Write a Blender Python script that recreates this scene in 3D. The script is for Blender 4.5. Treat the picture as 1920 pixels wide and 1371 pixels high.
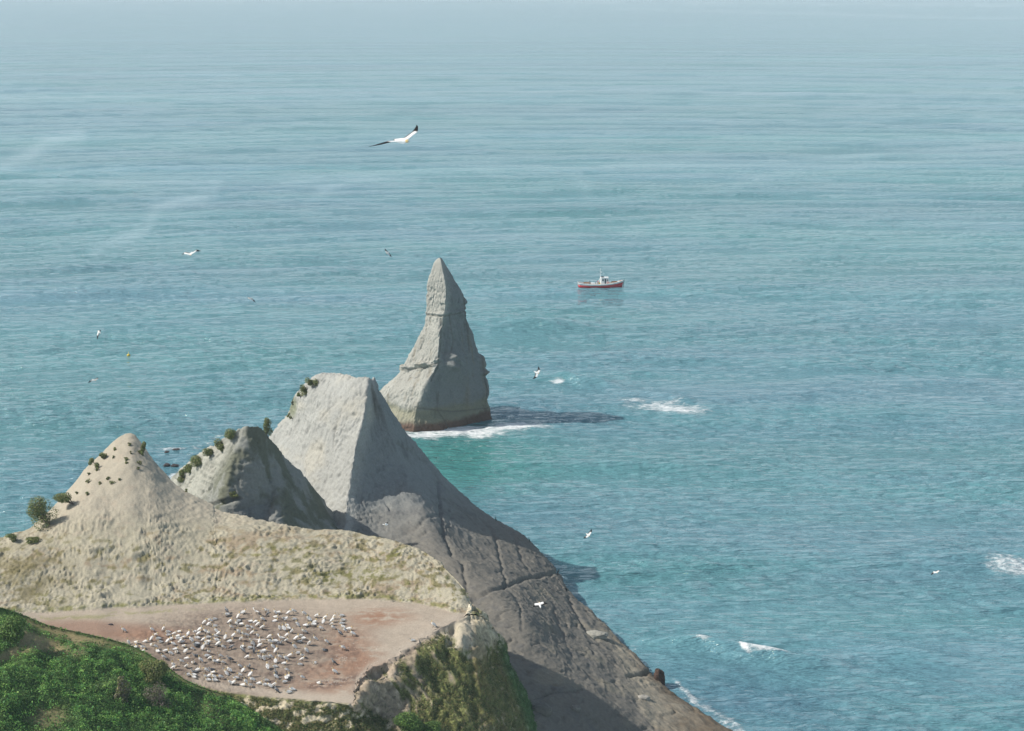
import bpy, math, random
import numpy as np
from mathutils import Vector, Matrix
random.seed(7)
rng = np.random.default_rng(7)
for o in list(bpy.data.objects): bpy.data.objects.remove(o)
S = bpy.context.scene
COL = S.collection

# ------------------------------------------------------------------ camera
CAMH, F = 121.0, 3500.0            # camera height (m), focal length in photo pixels (1920 wide)
PITCH = math.atan((685.5 + 45) / F)
cam = bpy.data.cameras.new('camera'); camo = bpy.data.objects.new('camera', cam); COL.objects.link(camo)
camo.location = (0, 0, CAMH); camo.rotation_euler = (math.pi / 2 - PITCH, 0, 0)
cam.sensor_width = 36; cam.lens = F / 1920 * 36
cam.clip_start = 1; cam.clip_end = 80000
S.camera = camo
# ------------------------------------------------------------------ world / sun / exposure
SUN_EL, SUN_AZ = math.radians(42), math.radians(-94)     # azimuth from +Y towards +X
w = bpy.data.worlds.new('World'); S.world = w; w.use_nodes = True
nt = w.node_tree; nt.nodes.clear()
sky = nt.nodes.new('ShaderNodeTexSky'); sky.sky_type = 'NISHITA'; sky.sun_disc = False
sky.sun_elevation = SUN_EL; sky.sun_rotation = SUN_AZ; sky.altitude = 100
sky.air_density = 1.0; sky.dust_density = 2.5; sky.ozone_density = 1.0
bg = nt.nodes.new('ShaderNodeBackground'); bg.inputs[1].default_value = 0.092
wo = nt.nodes.new('ShaderNodeOutputWorld')
# thin pale cloud and haze low over the horizon, all the way round
wt = nt.nodes.new('ShaderNodeTexCoord'); sx = nt.nodes.new('ShaderNodeSeparateXYZ'); nt.links.new(wt.outputs['Generated'], sx.inputs[0])
wm = nt.nodes.new('ShaderNodeMapRange'); wm.interpolation_type = 'SMOOTHSTEP'; wm.inputs[1].default_value = .0; wm.inputs[2].default_value = .62; wm.inputs[3].default_value = .85; wm.inputs[4].default_value = .08
nt.links.new(sx.outputs[2], wm.inputs[0])
wmp = nt.nodes.new('ShaderNodeMapping'); wmp.inputs['Scale'].default_value = (1, 1, 3.5); nt.links.new(wt.outputs['Generated'], wmp.inputs[0])
wn = nt.nodes.new('ShaderNodeTexNoise'); wn.inputs['Scale'].default_value = 2.2; wn.inputs['Detail'].default_value = 6; nt.links.new(wmp.outputs[0], wn.inputs['Vector'])
wr = nt.nodes.new('ShaderNodeMapRange'); wr.inputs[1].default_value = .3; wr.inputs[2].default_value = .7; wr.inputs[3].default_value = .7; wr.inputs[4].default_value = 1.1; nt.links.new(wn.outputs[0], wr.inputs[0])
wf = nt.nodes.new('ShaderNodeMath'); wf.operation = 'MULTIPLY'; wf.use_clamp = True; nt.links.new(wm.outputs[0], wf.inputs[0]); nt.links.new(wr.outputs[0], wf.inputs[1])
wx = nt.nodes.new('ShaderNodeMix'); wx.data_type = 'RGBA'; nt.links.new(wf.outputs[0], wx.inputs[0]); nt.links.new(sky.outputs[0], wx.inputs[6]); wx.inputs[7].default_value = (8.4, 10.6, 12.0, 1)
nt.links.new(wx.outputs[2], bg.inputs[0]); nt.links.new(bg.outputs[0], wo.inputs[0])
sl = bpy.data.lights.new('sun', 'SUN'); sl.energy = 4.8; sl.angle = math.radians(0.6); sl.color = (1, .955, .88)
so = bpy.data.objects.new('sun', sl); COL.objects.link(so)
sd = Vector((math.sin(SUN_AZ) * math.cos(SUN_EL), math.cos(SUN_AZ) * math.cos(SUN_EL), math.sin(SUN_EL)))
so.rotation_euler = sd.to_track_quat('Z', 'Y').to_euler()
so.location = (-200, 200, 300)
S.view_settings.view_transform = 'Standard'; S.view_settings.look = 'None'
S.view_settings.gamma = 1; S.view_settings.exposure = 0.10; S.view_settings.use_curve_mapping = False
S.render.engine = 'CYCLES'
S.cycles.max_bounces = 5

# ------------------------------------------------------------------ projection helpers
CP, SP = math.cos(PITCH), math.sin(PITCH)
def ray(px, py):
    X = (px - 960) / F; Y = (685.5 - py) / F
    return np.array([X, CP + Y * SP, -SP + Y * CP])
def Pz(px, py, z):
    r = ray(px, py); return np.array([0, 0, CAMH]) + r * ((z - CAMH) / r[2])
def PA(px, py, v):
    return Pd(px, py, v) if v > 100 else Pz(px, py, v)
def Pd(px, py, D):
    r = ray(px, py); return np.array([0, 0, CAMH]) + r * (D / r[1])
def project(P):
    d = P - np.array([0, 0, CAMH])
    fw = d[..., 1] * CP - d[..., 2] * SP; up = d[..., 1] * SP + d[..., 2] * CP
    return 960 + F * d[..., 0] / fw, 685.5 - F * up / fw

# ------------------------------------------------------------------ noise
PERM = np.random.default_rng(99).permutation(256).astype(np.int16); PERM = np.concatenate([PERM, PERM, PERM]).astype(np.int64)
GR = np.array([[1,1,0],[-1,1,0],[1,-1,0],[-1,-1,0],[1,0,1],[-1,0,1],[1,0,-1],[-1,0,-1],[0,1,1],[0,-1,1],[0,1,-1],[0,-1,-1],[1,1,0],[-1,1,0],[0,-1,1],[0,-1,-1]], np.float32)
def perlin(p, s=0):
    fl = np.floor(p); f = (p - fl).astype(np.float32); i = fl.astype(np.int64)
    x0, y0, z0 = (i[:, 0] + s * 31) & 255, (i[:, 1] + s * 7) & 255, i[:, 2] & 255
    fx, fy, fz = f[:, 0], f[:, 1], f[:, 2]
    ux, uy, uz = (q * q * q * (q * (q * 6 - 15) + 10) for q in (fx, fy, fz))
    flat = not np.any(fz) 
    r = 0
    for dx in (0, 1):
        a = PERM[x0 + dx]; wx = ux if dx else 1 - ux; ax = fx - dx
        for dy in (0, 1):
            b = PERM[a + y0 + dy]; wxy = wx * (uy if dy else 1 - uy); ay = fy - dy
            for dz in ((0,) if flat else (0, 1)):
                g = GR[PERM[b + z0 + dz] & 15]
                d = g[:, 0] * ax + g[:, 1] * ay + g[:, 2] * (fz - dz)
                r = r + (d * wxy if flat else d * wxy * (uz if dz else 1 - uz))
    return r
def fbm(p, sc, oct=4, s=0, gain=.5, ridged=False):
    p = np.asarray(p, float).reshape(-1, 3) / np.asarray(sc, float)
    a = 1; t = 0; n = 0
    off = np.array([17.3, 9.1, 0.0 if not np.any(p[:, 2]) else 5.7])
    for k in range(oct):
        v = perlin(p + k * off, s + k)
        if ridged: v = 1 - 2 * np.abs(v) * 1.4
        t = t + a * v; n += a; a *= gain; p = p * 2.03
    return t / n
def sstep(a, b, x):
    t = np.clip((x - a) / (b - a), 0, 1); return t * t * (3 - 2 * t)
def blob(px, py, cx, cy, rx, ry, soft=.5, rot=0):
    c, s_ = math.cos(math.radians(rot)), math.sin(math.radians(rot))
    dx, dy = px - cx, py - cy
    a = (dx * c + dy * s_) / rx; b = (-dx * s_ + dy * c) / ry
    return 1 - sstep(1 - soft, 1 + soft, np.sqrt(a * a + b * b))
def polydist(px, py, pts):
    best = np.full(px.shape, 1e9)
    for (ax, ay), (bx, by) in zip(pts[:-1], pts[1:]):
        vx, vy = bx - ax, by - ay
        t = np.clip(((px - ax) * vx + (py - ay) * vy) / (vx * vx + vy * vy), 0, 1)
        best = np.minimum(best, np.hypot(px - ax - t * vx, py - ay - t * vy))
    return best
def mix(a, b, m):
    m = np.asarray(m)[..., None]; return a * (1 - m) + np.asarray(b, float) * m

# ------------------------------------------------------------------ mesh helpers
def link_obj(name, me, mat=None, parent=None, label=None, cat=None, group=None, kind=None):
    o = bpy.data.objects.new(name, me); COL.objects.link(o)
    if mat is not None and me is not None and len(me.materials) == 0:
        for m in (mat if isinstance(mat, (list, tuple)) else [mat]): me.materials.append(m)
    if parent: o.parent = parent
    if label: o['label'] = label
    if cat: o['category'] = cat
    if group: o['group'] = group
    if kind: o['kind'] = kind
    return o
def mesh_np(name, V, Q, col=None, smooth=True, attrs=None):
    V = np.asarray(V, np.float32).reshape(-1, 3); Q = np.asarray(Q, np.int32); k = Q.shape[1]
    me = bpy.data.meshes.new(name)
    me.vertices.add(len(V)); me.vertices.foreach_set('co', V.ravel())
    me.loops.add(Q.size); me.loops.foreach_set('vertex_index', Q.ravel())
    me.polygons.add(len(Q)); me.polygons.foreach_set('loop_start', np.arange(0, Q.size, k, dtype=np.int32))
    me.polygons.foreach_set('loop_total', np.full(len(Q), k, np.int32))
    me.update(calc_edges=True)
    me.polygons.foreach_set('use_smooth', np.full(len(Q), smooth))
    if col is not None:
        c = np.ones((len(V), 4), np.float32); c[:, :3] = np.clip(np.asarray(col).reshape(-1, 3), 0.001, 1)
        a = me.attributes.new('Col', 'FLOAT_COLOR', 'POINT'); a.data.foreach_set('color', c.ravel())
    for n, v in (attrs or {}).items():
        a = me.attributes.new(n, 'FLOAT', 'POINT'); a.data.foreach_set('value', np.asarray(v, np.float32).ravel())
    return me
def grid_faces(nr, nc, closed=False):
    i = np.arange(nr - 1)[:, None]; j = np.arange(nc if closed else nc - 1)[None, :]
    a = i * nc + j; b = i * nc + (j + 1) % nc
    return np.stack([a, b, b + nc, a + nc], -1).reshape(-1, 4)
def resample(C, n, axis, wts=None, closed=False):
    C = np.moveaxis(np.asarray(C, float), axis, 0)
    K = C.shape[0]; segs = K if closed else K - 1
    nxt = np.roll(C, -1, 0)
    L = np.linalg.norm((nxt - C)[:segs], axis=-1).reshape(segs, -1).mean(1) + 1e-3
    if wts is not None: L = L * np.asarray(wts)
    cs = np.concatenate([[0], np.cumsum(L)])
    t = np.linspace(0, cs[-1], n, endpoint=not closed)
    k = np.clip(np.searchsorted(cs, t, side='right') - 1, 0, segs - 1)
    u = (t - cs[k]) / L[k]
    u = u.reshape((-1,) + (1,) * (C.ndim - 1))
    def g(i):
        return C[i % K] if closed else C[np.clip(i, 0, K - 1)]
    p0, p1, p2, p3 = g(k - 1), g(k), g(k + 1), g(k + 2)
    R = .5 * (2 * p1 + (p2 - p0) * u + (2 * p0 - 5 * p1 + 4 * p2 - p3) * u * u + (3 * p1 - p0 - 3 * p2 + p3) * u ** 3)
    R = R * .85 + (p1 * (1 - u) + p2 * u) * .15
    return np.moveaxis(R, 0, axis)
def grid_normals(G, closed=False):
    du = np.gradient(G, axis=0)
    dv = (np.roll(G, -1, 1) - np.roll(G, 1, 1)) if closed else np.gradient(G, axis=1)
    n = np.cross(du, dv); return n / (np.linalg.norm(n, axis=-1, keepdims=True) + 1e-9)

# ------------------------------------------------------------------ materials
def new_mat(name):
    m = bpy.data.materials.new(name); m.use_nodes = True
    n = m.node_tree; b = n.nodes['Principled BSDF']; return m, n, b
def plain(name, col, rough=.7, spec=.3, metal=0, var=.12, scale=3.0):
    m, n, b = new_mat(name)
    tc = n.nodes.new('ShaderNodeTexCoord'); no = n.nodes.new('ShaderNodeTexNoise'); no.inputs['Scale'].default_value = scale
    no.inputs['Detail'].default_value = 5
    n.links.new(tc.outputs['Object'], no.inputs['Vector'])
    mr = n.nodes.new('ShaderNodeMapRange'); mr.inputs[3].default_value = 1 - var * 2; mr.inputs[4].default_value = 1 + var
    n.links.new(no.outputs[0], mr.inputs[0])
    mx = n.nodes.new('ShaderNodeVectorMath'); mx.operation = 'SCALE'; mx.inputs[0].default_value = col
    n.links.new(mr.outputs[0], mx.inputs['Scale']); n.links.new(mx.outputs[0], b.inputs['Base Color'])
    b.inputs['Roughness'].default_value = rough; b.inputs['Specular IOR Level'].default_value = spec; b.inputs['Metallic'].default_value = metal
    return m
def colmat(name, fine=6.0, var=.25, bump=.3, bdist=.08, rough=.9, transl=0, spec=.15, stretch=(1, 1, 1)):
    m, n, b = new_mat(name)
    at = n.nodes.new('ShaderNodeAttribute'); at.attribute_name = 'Col'
    tc = n.nodes.new('ShaderNodeTexCoord'); mp = n.nodes.new('ShaderNodeMapping'); mp.inputs['Scale'].default_value = stretch
    n.links.new(tc.outputs['Object'], mp.inputs[0])
    no = n.nodes.new('ShaderNodeTexNoise'); no.inputs['Scale'].default_value = fine; no.inputs['Detail'].default_value = 6; no.inputs['Roughness'].default_value = .65
    n.links.new(mp.outputs[0], no.inputs['Vector'])
    mr = n.nodes.new('ShaderNodeMapRange'); mr.inputs[1].default_value = .3; mr.inputs[2].default_value = .7
    mr.inputs[3].default_value = 1 - var; mr.inputs[4].default_value = 1 + var * .8
    n.links.new(no.outputs[0], mr.inputs[0])
    mx = n.nodes.new('ShaderNodeVectorMath'); mx.operation = 'SCALE'
    n.links.new(at.outputs['Color'], mx.inputs[0]); n.links.new(mr.outputs[0], mx.inputs['Scale'])
    n.links.new(mx.outputs[0], b.inputs['Base Color'])
    b.inputs['Roughness'].default_value = rough; b.inputs['Specular IOR Level'].default_value = spec
    if bump:
        bm = n.nodes.new('ShaderNodeBump'); bm.inputs['Strength'].default_value = bump; bm.inputs['Distance'].default_value = bdist
        n.links.new(no.outputs[0], bm.inputs['Height']); n.links.new(bm.outputs[0], b.inputs['Normal'])
    if transl:
        tr = n.nodes.new('ShaderNodeBsdfTranslucent'); n.links.new(mx.outputs[0], tr.inputs[0])
        ms = n.nodes.new('ShaderNodeMixShader'); ms.inputs[0].default_value = transl
        n.links.new(b.outputs[0], ms.inputs[1]); n.links.new(tr.outputs[0], ms.inputs[2])
        n.links.new(ms.outputs[0], n.nodes['Material Output'].inputs[0])
    return m
M_ROCK = colmat('pale_mudstone', fine=2.2, var=.16, bump=.6, bdist=.25)
M_SOIL = colmat('clay_and_soil', fine=4.5, var=.2, bump=.55, bdist=.12)
M_TURF = colmat('turf_soil', fine=4, var=.3, bump=.4, bdist=.15)
M_LEAF = colmat('leaf', fine=1.2, var=.3, bump=0, rough=.55, transl=.25, spec=.3)
M_BIRD = colmat('plumage', fine=12, var=.05, bump=0, rough=.8, transl=.45)
M_TWIG = plain('bare_twig', (.16, .125, .1), .9, .1, var=.2)
GREYROCK = np.array([.32, .32, .295]); 

# ------------------------------------------------------------------ haze
def haze():
    V, Q = [], []
    x0, x1, y0, y1, z0, z1 = -22000, 22000, -300, 52000, -8, 136
    V = [(x, y, z) for z in (z0, z1) for x, y in ((x0, y0), (x1, y0), (x1, y1), (x0, y1))]
    Q = [(0, 3, 2, 1), (4, 5, 6, 7), (0, 1, 5, 4), (1, 2, 6, 5), (2, 3, 7, 6), (3, 0, 4, 7)]
    m = bpy.data.materials.new('sea_haze'); m.use_nodes = True; n = m.node_tree; n.nodes.remove(n.nodes['Principled BSDF'])
    v = n.nodes.new('ShaderNodeVolumePrincipled'); v.inputs['Density'].default_value = HAZE; v.inputs['Color'].default_value = (.78, .93, 1, 1); v.inputs['Anisotropy'].default_value = 0.0
    n.links.new(v.outputs[0], n.nodes['Material Output'].inputs['Volume'])
    link_obj('haze', mesh_np('haze', V, Q, smooth=False), m, kind='stuff', label='thin sea haze paling the far water')
HAZE = 7.5e-5
haze()
# ------------------------------------------------------------------ ocean
def ocean():
    st_ = np.interp(np.arange(-37, 1560, .5), [-37, 0, 100, 400, 1000, 1375, 1560], [1.1, 1.3, 1.5, 1.65, 1.8, 1.9, 7]); cu = np.cumsum(.5 / st_); pys = np.interp(np.arange(0, cu[-1], 1.0), cu, np.arange(-37, 1560, .5))[::-1]
    Y = (685.5 - pys) / F
    D = CAMH * (CP + Y * SP) / (SP - Y * CP)
    xs = np.sinh(np.linspace(-1.6, 1.6, 640)); xs = xs / xs[-1] 
    xa = np.linspace(-1, 1, 640); fan = .295 * xa + .10 * xa ** 9
    X = D[:, None] * fan[None, :] ; Yy = np.repeat(D[:, None], 640, 1)
    P = np.stack([X, Yy, np.zeros_like(X)], -1).reshape(-1, 3)
    spd = np.abs(np.gradient(D))[:, None].repeat(640, 1).ravel(); spx = (D[:, None] * .3 * 2 / 640).repeat(640, 1).ravel()
    z = np.zeros(len(P)); r = np.random.default_rng(3)
    # big slow swell bending around the headland, then chop
    comps = []
    for k in range(6): comps.append((r.uniform(60, 150), r.normal(0, .08) + .02, r.uniform(.22, .40)))
    for k in range(7): comps.append((r.uniform(24, 48), r.normal(0, .09) + .02, r.uniform(.16, .26)))
    for k in range(16): comps.append((r.uniform(9, 22), r.normal(.04, .2), r.uniform(.03, .07)))
    for k in range(30): comps.append((r.uniform(3, 8), r.normal(.05, .5), r.uniform(.018, .04)))
    env = np.clip(.75 + 1.5 * fbm(P * [1, 1, 0] + 5, (90, 60, 1), 2, 11), .1, 1.8)
    env2 = np.clip(.8 + 1.6 * fbm(P * [1, 1, 0] + 5, (55, 38, 1), 2, 12), .1, 1.8)
    warp = 14 * fbm(P * [1, 1, 0], (220, 160, 1), 2, 21)
    for lam, th, a in comps:
        kx, ky = math.sin(th) * 2 * math.pi / lam, math.cos(th) * 2 * math.pi / lam
        att = sstep(2.2, 4.5, lam / np.maximum(spd * abs(math.cos(th)), 1e-3)) * sstep(2.0, 4.0, lam / np.maximum(spx * abs(math.sin(th)) + 1e-3, 1e-3))
        ph = kx * P[:, 0] + ky * (P[:, 1] + warp + .00035 * (P[:, 0] - 60) ** 2) + r.uniform(0, 6.28)
        s_ = np.sin(ph); z += a * att * (env if lam > 24 else env2) * (s_ + .22 * np.cos(2 * ph) * (1 if lam < 24 else .6))
    px, py = project(P)
    # a few individual swell crests seen in the photograph
    def crest(cx, cy, rx, w_m, h, tilt=0):
        c = Pz(cx, cy, 0); c2 = Pz(cx + rx, cy + tilt, 0); dx = c2 - c; L = np.hypot(dx[0], dx[1]); ux, uy = dx[0] / L, dx[1] / L
        a = (P[:, 0] - c[0]) * ux + (P[:, 1] - c[1]) * uy; b = -(P[:, 0] - c[0]) * uy + (P[:, 1] - c[1]) * ux
        b = b + 3 * fbm(P * [1, 1, 0], (25, 25, 1), 2, 40)
        return 1.35 * h * np.exp(-(a / L) ** 2) * np.exp(-(b / w_m) ** 2)
    for c in [(1000, 607, 110, 5, 1.6, 2), (1095, 716, 70, 3.2, 1.5, 10), (1240, 745, 130, 4, .8, 20), (1560, 680, 100, 5, 1.1, 3), (1310, 1212, 110, 2.4, 1.2, 14), (1450, 1232, 110, 2.6, 1.3, 16), (1700, 1225, 90, 3, .8, 12), (150, 790, 130, 4, .9, 5), (520, 715, 120, 4, .8, -8), (1010, 815, 100, 3, .6, 4), (1320, 550, 100, 6, 1.0, 4), (1090, 868, 120, 3, .6, 2), (1270, 875, 120, 3, .7, 6), (1090, 575, 140, 5, .6, 3), (1820, 575, 120, 6, 1.0, 5), (300, 605, 160, 5, .7, -12), (1900, 900, 120, 4, .7, 4)]:
        z += crest(*c)
    P[:, 2] = z - .15
    # foam and slick masks (real foam on the water)
    warpx = 22 * fbm(P * [1, 1, 0], (14, 10, 1), 3, 50); warpy = 5 * fbm(P * [1, 1, 0], (10, 8, 1), 3, 51)
    qx, qy = px + warpx, py + warpy
    foam = np.zeros(len(P))
    for cx, cy, rx, ry, a, rot in [(1042, 716, 17, 3.5, 1, 2), (1250, 764, 90, 13, 1.0, 4), (1190, 752, 45, 6, .75, 8), (850, 808, 115, 10, 1.25, 0), (960, 798, 66, 9, 1.2, -6), (1000, 795, 44, 6, 1, 8), (800, 814, 60, 8, 1.2, 0), (1075, 800, 30, 5, .6, 4),
                             (1305, 1209, 32, 4, .95, 8), (1440, 1229, 52, 6.5, 1.1, 7), (1400, 1224, 14, 7, 1.2, 30), (1900, 1058, 60, 16, .95, 8), (1040, 970, 60, 6, .3, 0), (1120, 541.5, 44, 1.6, .55, 0), (1172, 541, 14, 1.6, .6, 0),
                             (370, 840, 50, 9, .6, -18), (400, 825, 45, 7, .6, -20), (320, 843, 34, 3, .95, -3), (326, 890, 14, 9, 1, 0), (350, 875, 30, 12, .55, 0), (505, 810, 12, 10, .6, 0), (1370, 1362, 90, 16, .9, 38), (1290, 1300, 50, 7, .9, 42), (1238, 1262, 20, 5, .7, 42), (1180, 1205, 40, 4, .5, 45), (1290, 1300, 60, 8, .45, 40), (1440, 1371, 60, 10, .3, 10)]:
        foam = np.maximum(foam, a * blob(qx, qy, cx, cy, rx, ry, .75, rot))
    foam = foam * sstep(-100, 260, py)
    slick = np.zeros(len(P))
    wy = 7 * fbm(P * [1, 1, 0], (140, 500, 1), 4, 60)
    lines = [([(0, 184), (300, 178), (500, 173), (650, 173), (800, 169), (1050, 172), (1300, 171), (1500, 176), (1900, 173)], 2.2, .5), ([(0, 316), (60, 290), (90, 265), (150, 254)], 8, .8), ([(0, 345), (500, 340), (760, 324), (1000, 317), (1400, 305), (1920, 272)], 3.5, .55),
             ([(600, 360), (660, 335), (780, 322)], 6, .5), ([(180, 470), (270, 430), (300, 385), (400, 362)], 8, .75), ([(1100, 360), (1080, 325)], 9, .3), ([(0, 3), (900, 1), (1300, 5), (1920, 10)], 1.3, 1.2), ([(1150, 17), (1400, 23), (1920, 36)], 1.2, 1), ([(60, 3), (600, 3)], 1.5, .9), ([(1000, -2), (1920, 2)], 2, .8), ([(1380, 350), (1440, 325), (1920, 285)], 5, .3), ([(1300, 490), (1920, 560)], 12, .12), ([(700, 470), (1100, 430), (1900, 420)], 10, .12)]
    for pts, wd, a in lines:
        d = polydist(px, py + wy, pts); slick = np.maximum(slick, a * np.exp(-(d / (wd * 1.5)) ** 2))
    tone = .5 + .9 * fbm(P * [1, 1, 0], (260, 150, 1), 3, 70) 
    tone2 = blob(px, py, 850, 860, 170, 60, .8)          # dark green reflection of the stack painted into the water colour
    dark = np.clip(.9 * blob(px, py, 1010, 775, 150, 22, .8, 5) + .8 * blob(px, py, 1400, 1310, 170, 45, .8, 10) + .7 * blob(px, py, 240, 890, 260, 60, .8, -8) + .5 * blob(px, py, 980, 970, 140, 40, .8), 0, 1)  # painted shadows of stack and cliff on the water, plus other dark patches
    me = mesh_np('sea', P, grid_faces(len(pys), 640), attrs={'foam': foam, 'slick': slick, 'tone': tone, 'stack_reflection': tone2, 'shade_and_dark': dark})
    m, n, b = new_mat('sea_water')
    N = n.nodes.new; Lk = n.links.new
    def attr(a):
        x = N('ShaderNodeAttribute'); x.attribute_name = a; return x.outputs['Fac']
    tc = N('ShaderNodeTexCoord')
    def noise(scale, sx, sy, det=3, rgh=.55, seed=0):
        mp = N('ShaderNodeMapping'); mp.inputs['Scale'].default_value = (sx, sy, 1); mp.inputs['Location'].default_value = (seed, seed * 2, 0); mp.inputs['Rotation'].default_value = (0, 0, math.radians(-5 + seed * 3))
        Lk(tc.outputs['Object'], mp.inputs[0]); q = N('ShaderNodeTexNoise'); q.inputs['Scale'].default_value = scale; q.inputs['Detail'].default_value = det; q.inputs['Roughness'].default_value = rgh
        Lk(mp.outputs[0], q.inputs['Vector']); return q.outputs[0]
    def ma(op, a, b_, c=None):
        x = N('ShaderNodeMath'); x.operation = op
        for i, v in enumerate((a, b_, c)):
            if v is None: continue
            if isinstance(v, (int, float)): x.inputs[i].default_value = v
            else: Lk(v, x.inputs[i])
        return x.outputs[0]
    def rng_(v, a, b_, c=0, d=1):
        x = N('ShaderNodeMapRange'); x.interpolation_type = 'SMOOTHSTEP'
        for i, q in enumerate((v, a, b_, c, d)):
            if isinstance(q, (int, float)): x.inputs[i].default_value = q
            else: Lk(q, x.inputs[i])
        return x.outputs[0]
    def cmix(f, a, b_):
        x = N('ShaderNodeMix'); x.data_type = 'RGBA'
        if isinstance(f, (int, float)): x.inputs[0].default_value = f
        else: Lk(f, x.inputs[0])
        for i, v in ((6, a), (7, b_)):
            if isinstance(v, tuple): x.inputs[i].default_value = (*v, 1)
            else: Lk(v, x.inputs[i])
        return x.outputs[2]
    c = cmix(rng_(attr('tone'), .2, .8), (.085, .232, .250), (.100, .225, .278))
    c = cmix(ma('MULTIPLY', rng_(noise(.02, .3, 1.8, 4, .6, 3), .35, .7), .35), c, (.055, .250, .240))
    c = cmix(ma('MULTIPLY', attr('stack_reflection'), .75), c, (.020, .20, .165))
    c = cmix(ma('MULTIPLY', attr('shade_and_dark'), .6), c, (.045, .12, .19))
    fn = noise(.9, .55, 1, 6, .72, 5); fn2 = noise(.16, .5, 1, 3, .6, 8)
    fm = rng_(ma('ADD', attr('foam'), ma('ADD', ma('MULTIPLY', ma('SUBTRACT', fn, .5), 1.9), ma('MULTIPLY', ma('SUBTRACT', fn2, .5), .9))), .52, 1.3)
    fm = ma('MULTIPLY', fm, rng_(attr('foam'), .03, .25))
    fr = rng_(noise(.0016, .10, 1, 5, .62, 12), .34, .66)     # wind-ruffled lanes and glassy lanes far out, their differing reflection painted as colour
    c = cmix(ma('MULTIPLY', fr, .30), c, (.17, .31, .35))
    ln = rng_(noise(.007, .045, 1, 4, .6, 15), .3, .7, .88, 1.14)  # more lanes, reflectivity painted as lighter and darker colour
    vm = N('ShaderNodeVectorMath'); vm.operation = 'SCALE'; Lk(c, vm.inputs[0]); Lk(ln, vm.inputs['Scale']); c = vm.outputs[0]
    slk = attr('slick')
    slk2 = ma('MULTIPLY', slk, rng_(noise(.012, .35, 1, 4, .6, 2), .3, .6, .45, 1))
    c = cmix(ma('MULTIPLY', slk2, .42), c, (.42, .52, .55))
    c = cmix(fm, c, (.78, .80, .80))
    Lk(c, b.inputs['Base Color'])
    b.inputs['IOR'].default_value = 1.56; b.inputs['Specular IOR Level'].default_value = .5
    Lk(ma('MULTIPLY_ADD', fm, .5, .06), b.inputs['Roughness'])
    gust = rng_(noise(.010, .35, 1.3, 4, .6, 6), .3, .7, .75, 1.15)
    h = ma('MULTIPLY', noise(.36, .26, 1, 2, .5, 1), 3.0)
    h = ma('ADD', h, ma('MULTIPLY', noise(.8, .24, 1, 3, .6, 2), 2.7)); h = ma('ADD', h, ma('MULTIPLY', noise(.13, .22, 1, 2, .5, 4), 1.1))
    h = ma('ADD', h, ma('MULTIPLY', noise(.035, .18, 1, 2, .5, 7), 1.8)); h = ma('ADD', h, ma('MULTIPLY', noise(.012, .14, 1, 3, .5, 9), 5.0))
    h = ma('ADD', ma('MULTIPLY', h, gust), ma('MULTIPLY', fm, .25))
    bp = N('ShaderNodeBump'); bp.inputs['Distance'].default_value = 1.0; Lk(h, bp.inputs['Height'])
    Lk(ma('MULTIPLY_ADD', slk2, -.35, .8), bp.inputs['Strength'])
    Lk(bp.outputs[0], b.inputs['Normal'])
    o = link_obj('sea', me, m, kind='structure', label='blue green sea with low swell lines and patches of foam')
ocean()

# ------------------------------------------------------------------ terrain lofts
def crest_net(st, bulge=.06, back=((3, -8), (14, None)), mids=(.04, .14, .32, .55, .78)):
    rows = []
    for s in st:
        A = PA(*s[0]); B = PA(*s[1]); bl = s[2] if len(s) > 2 else bulge
        L = np.linalg.norm(B - A); col = []
        d = (B - A); nrm = np.array([d[0] * .0, -abs(d[2]), abs(d[1]) + .3 * L]); nrm = nrm / np.linalg.norm(nrm)
        for dy, dz in reversed(back):
            col.append(A + np.array([0, dy, (-4 - A[2]) if dz is None else dz * min(1, (A[2] + 5) / 20)]))
        col.append(A)
        for t in mids: col.append(A + d * t + nrm * bl * L * 4 * t * (1 - t))
        col.append(B); rows.append(col)
    return np.array(rows)      # stations x profile x 3
TERR = {}
def finish(name, G, disp, colfun, mat, closed=False, key=None, **kw):
    n = grid_normals(G, closed)
    G2 = G + n * disp(G, n).reshape(G.shape[:2])[..., None]
    n2 = grid_normals(G2, closed)
    col = colfun(G2, n2)
    me = mesh_np(name, G2, grid_faces(G2.shape[0], G2.shape[1], closed), col)
    o = link_obj(name, me, mat, **kw)
    px, py = project(G2); TERR[key or name] = (G2, n2, px, py)
    return o
def orient(G, want=(0, -.6, .8)):
    n = grid_normals(G); 
    if (n.reshape(-1, 3) @ np.array(want)).mean() < 0: G = G[::-1]
    return G
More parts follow.
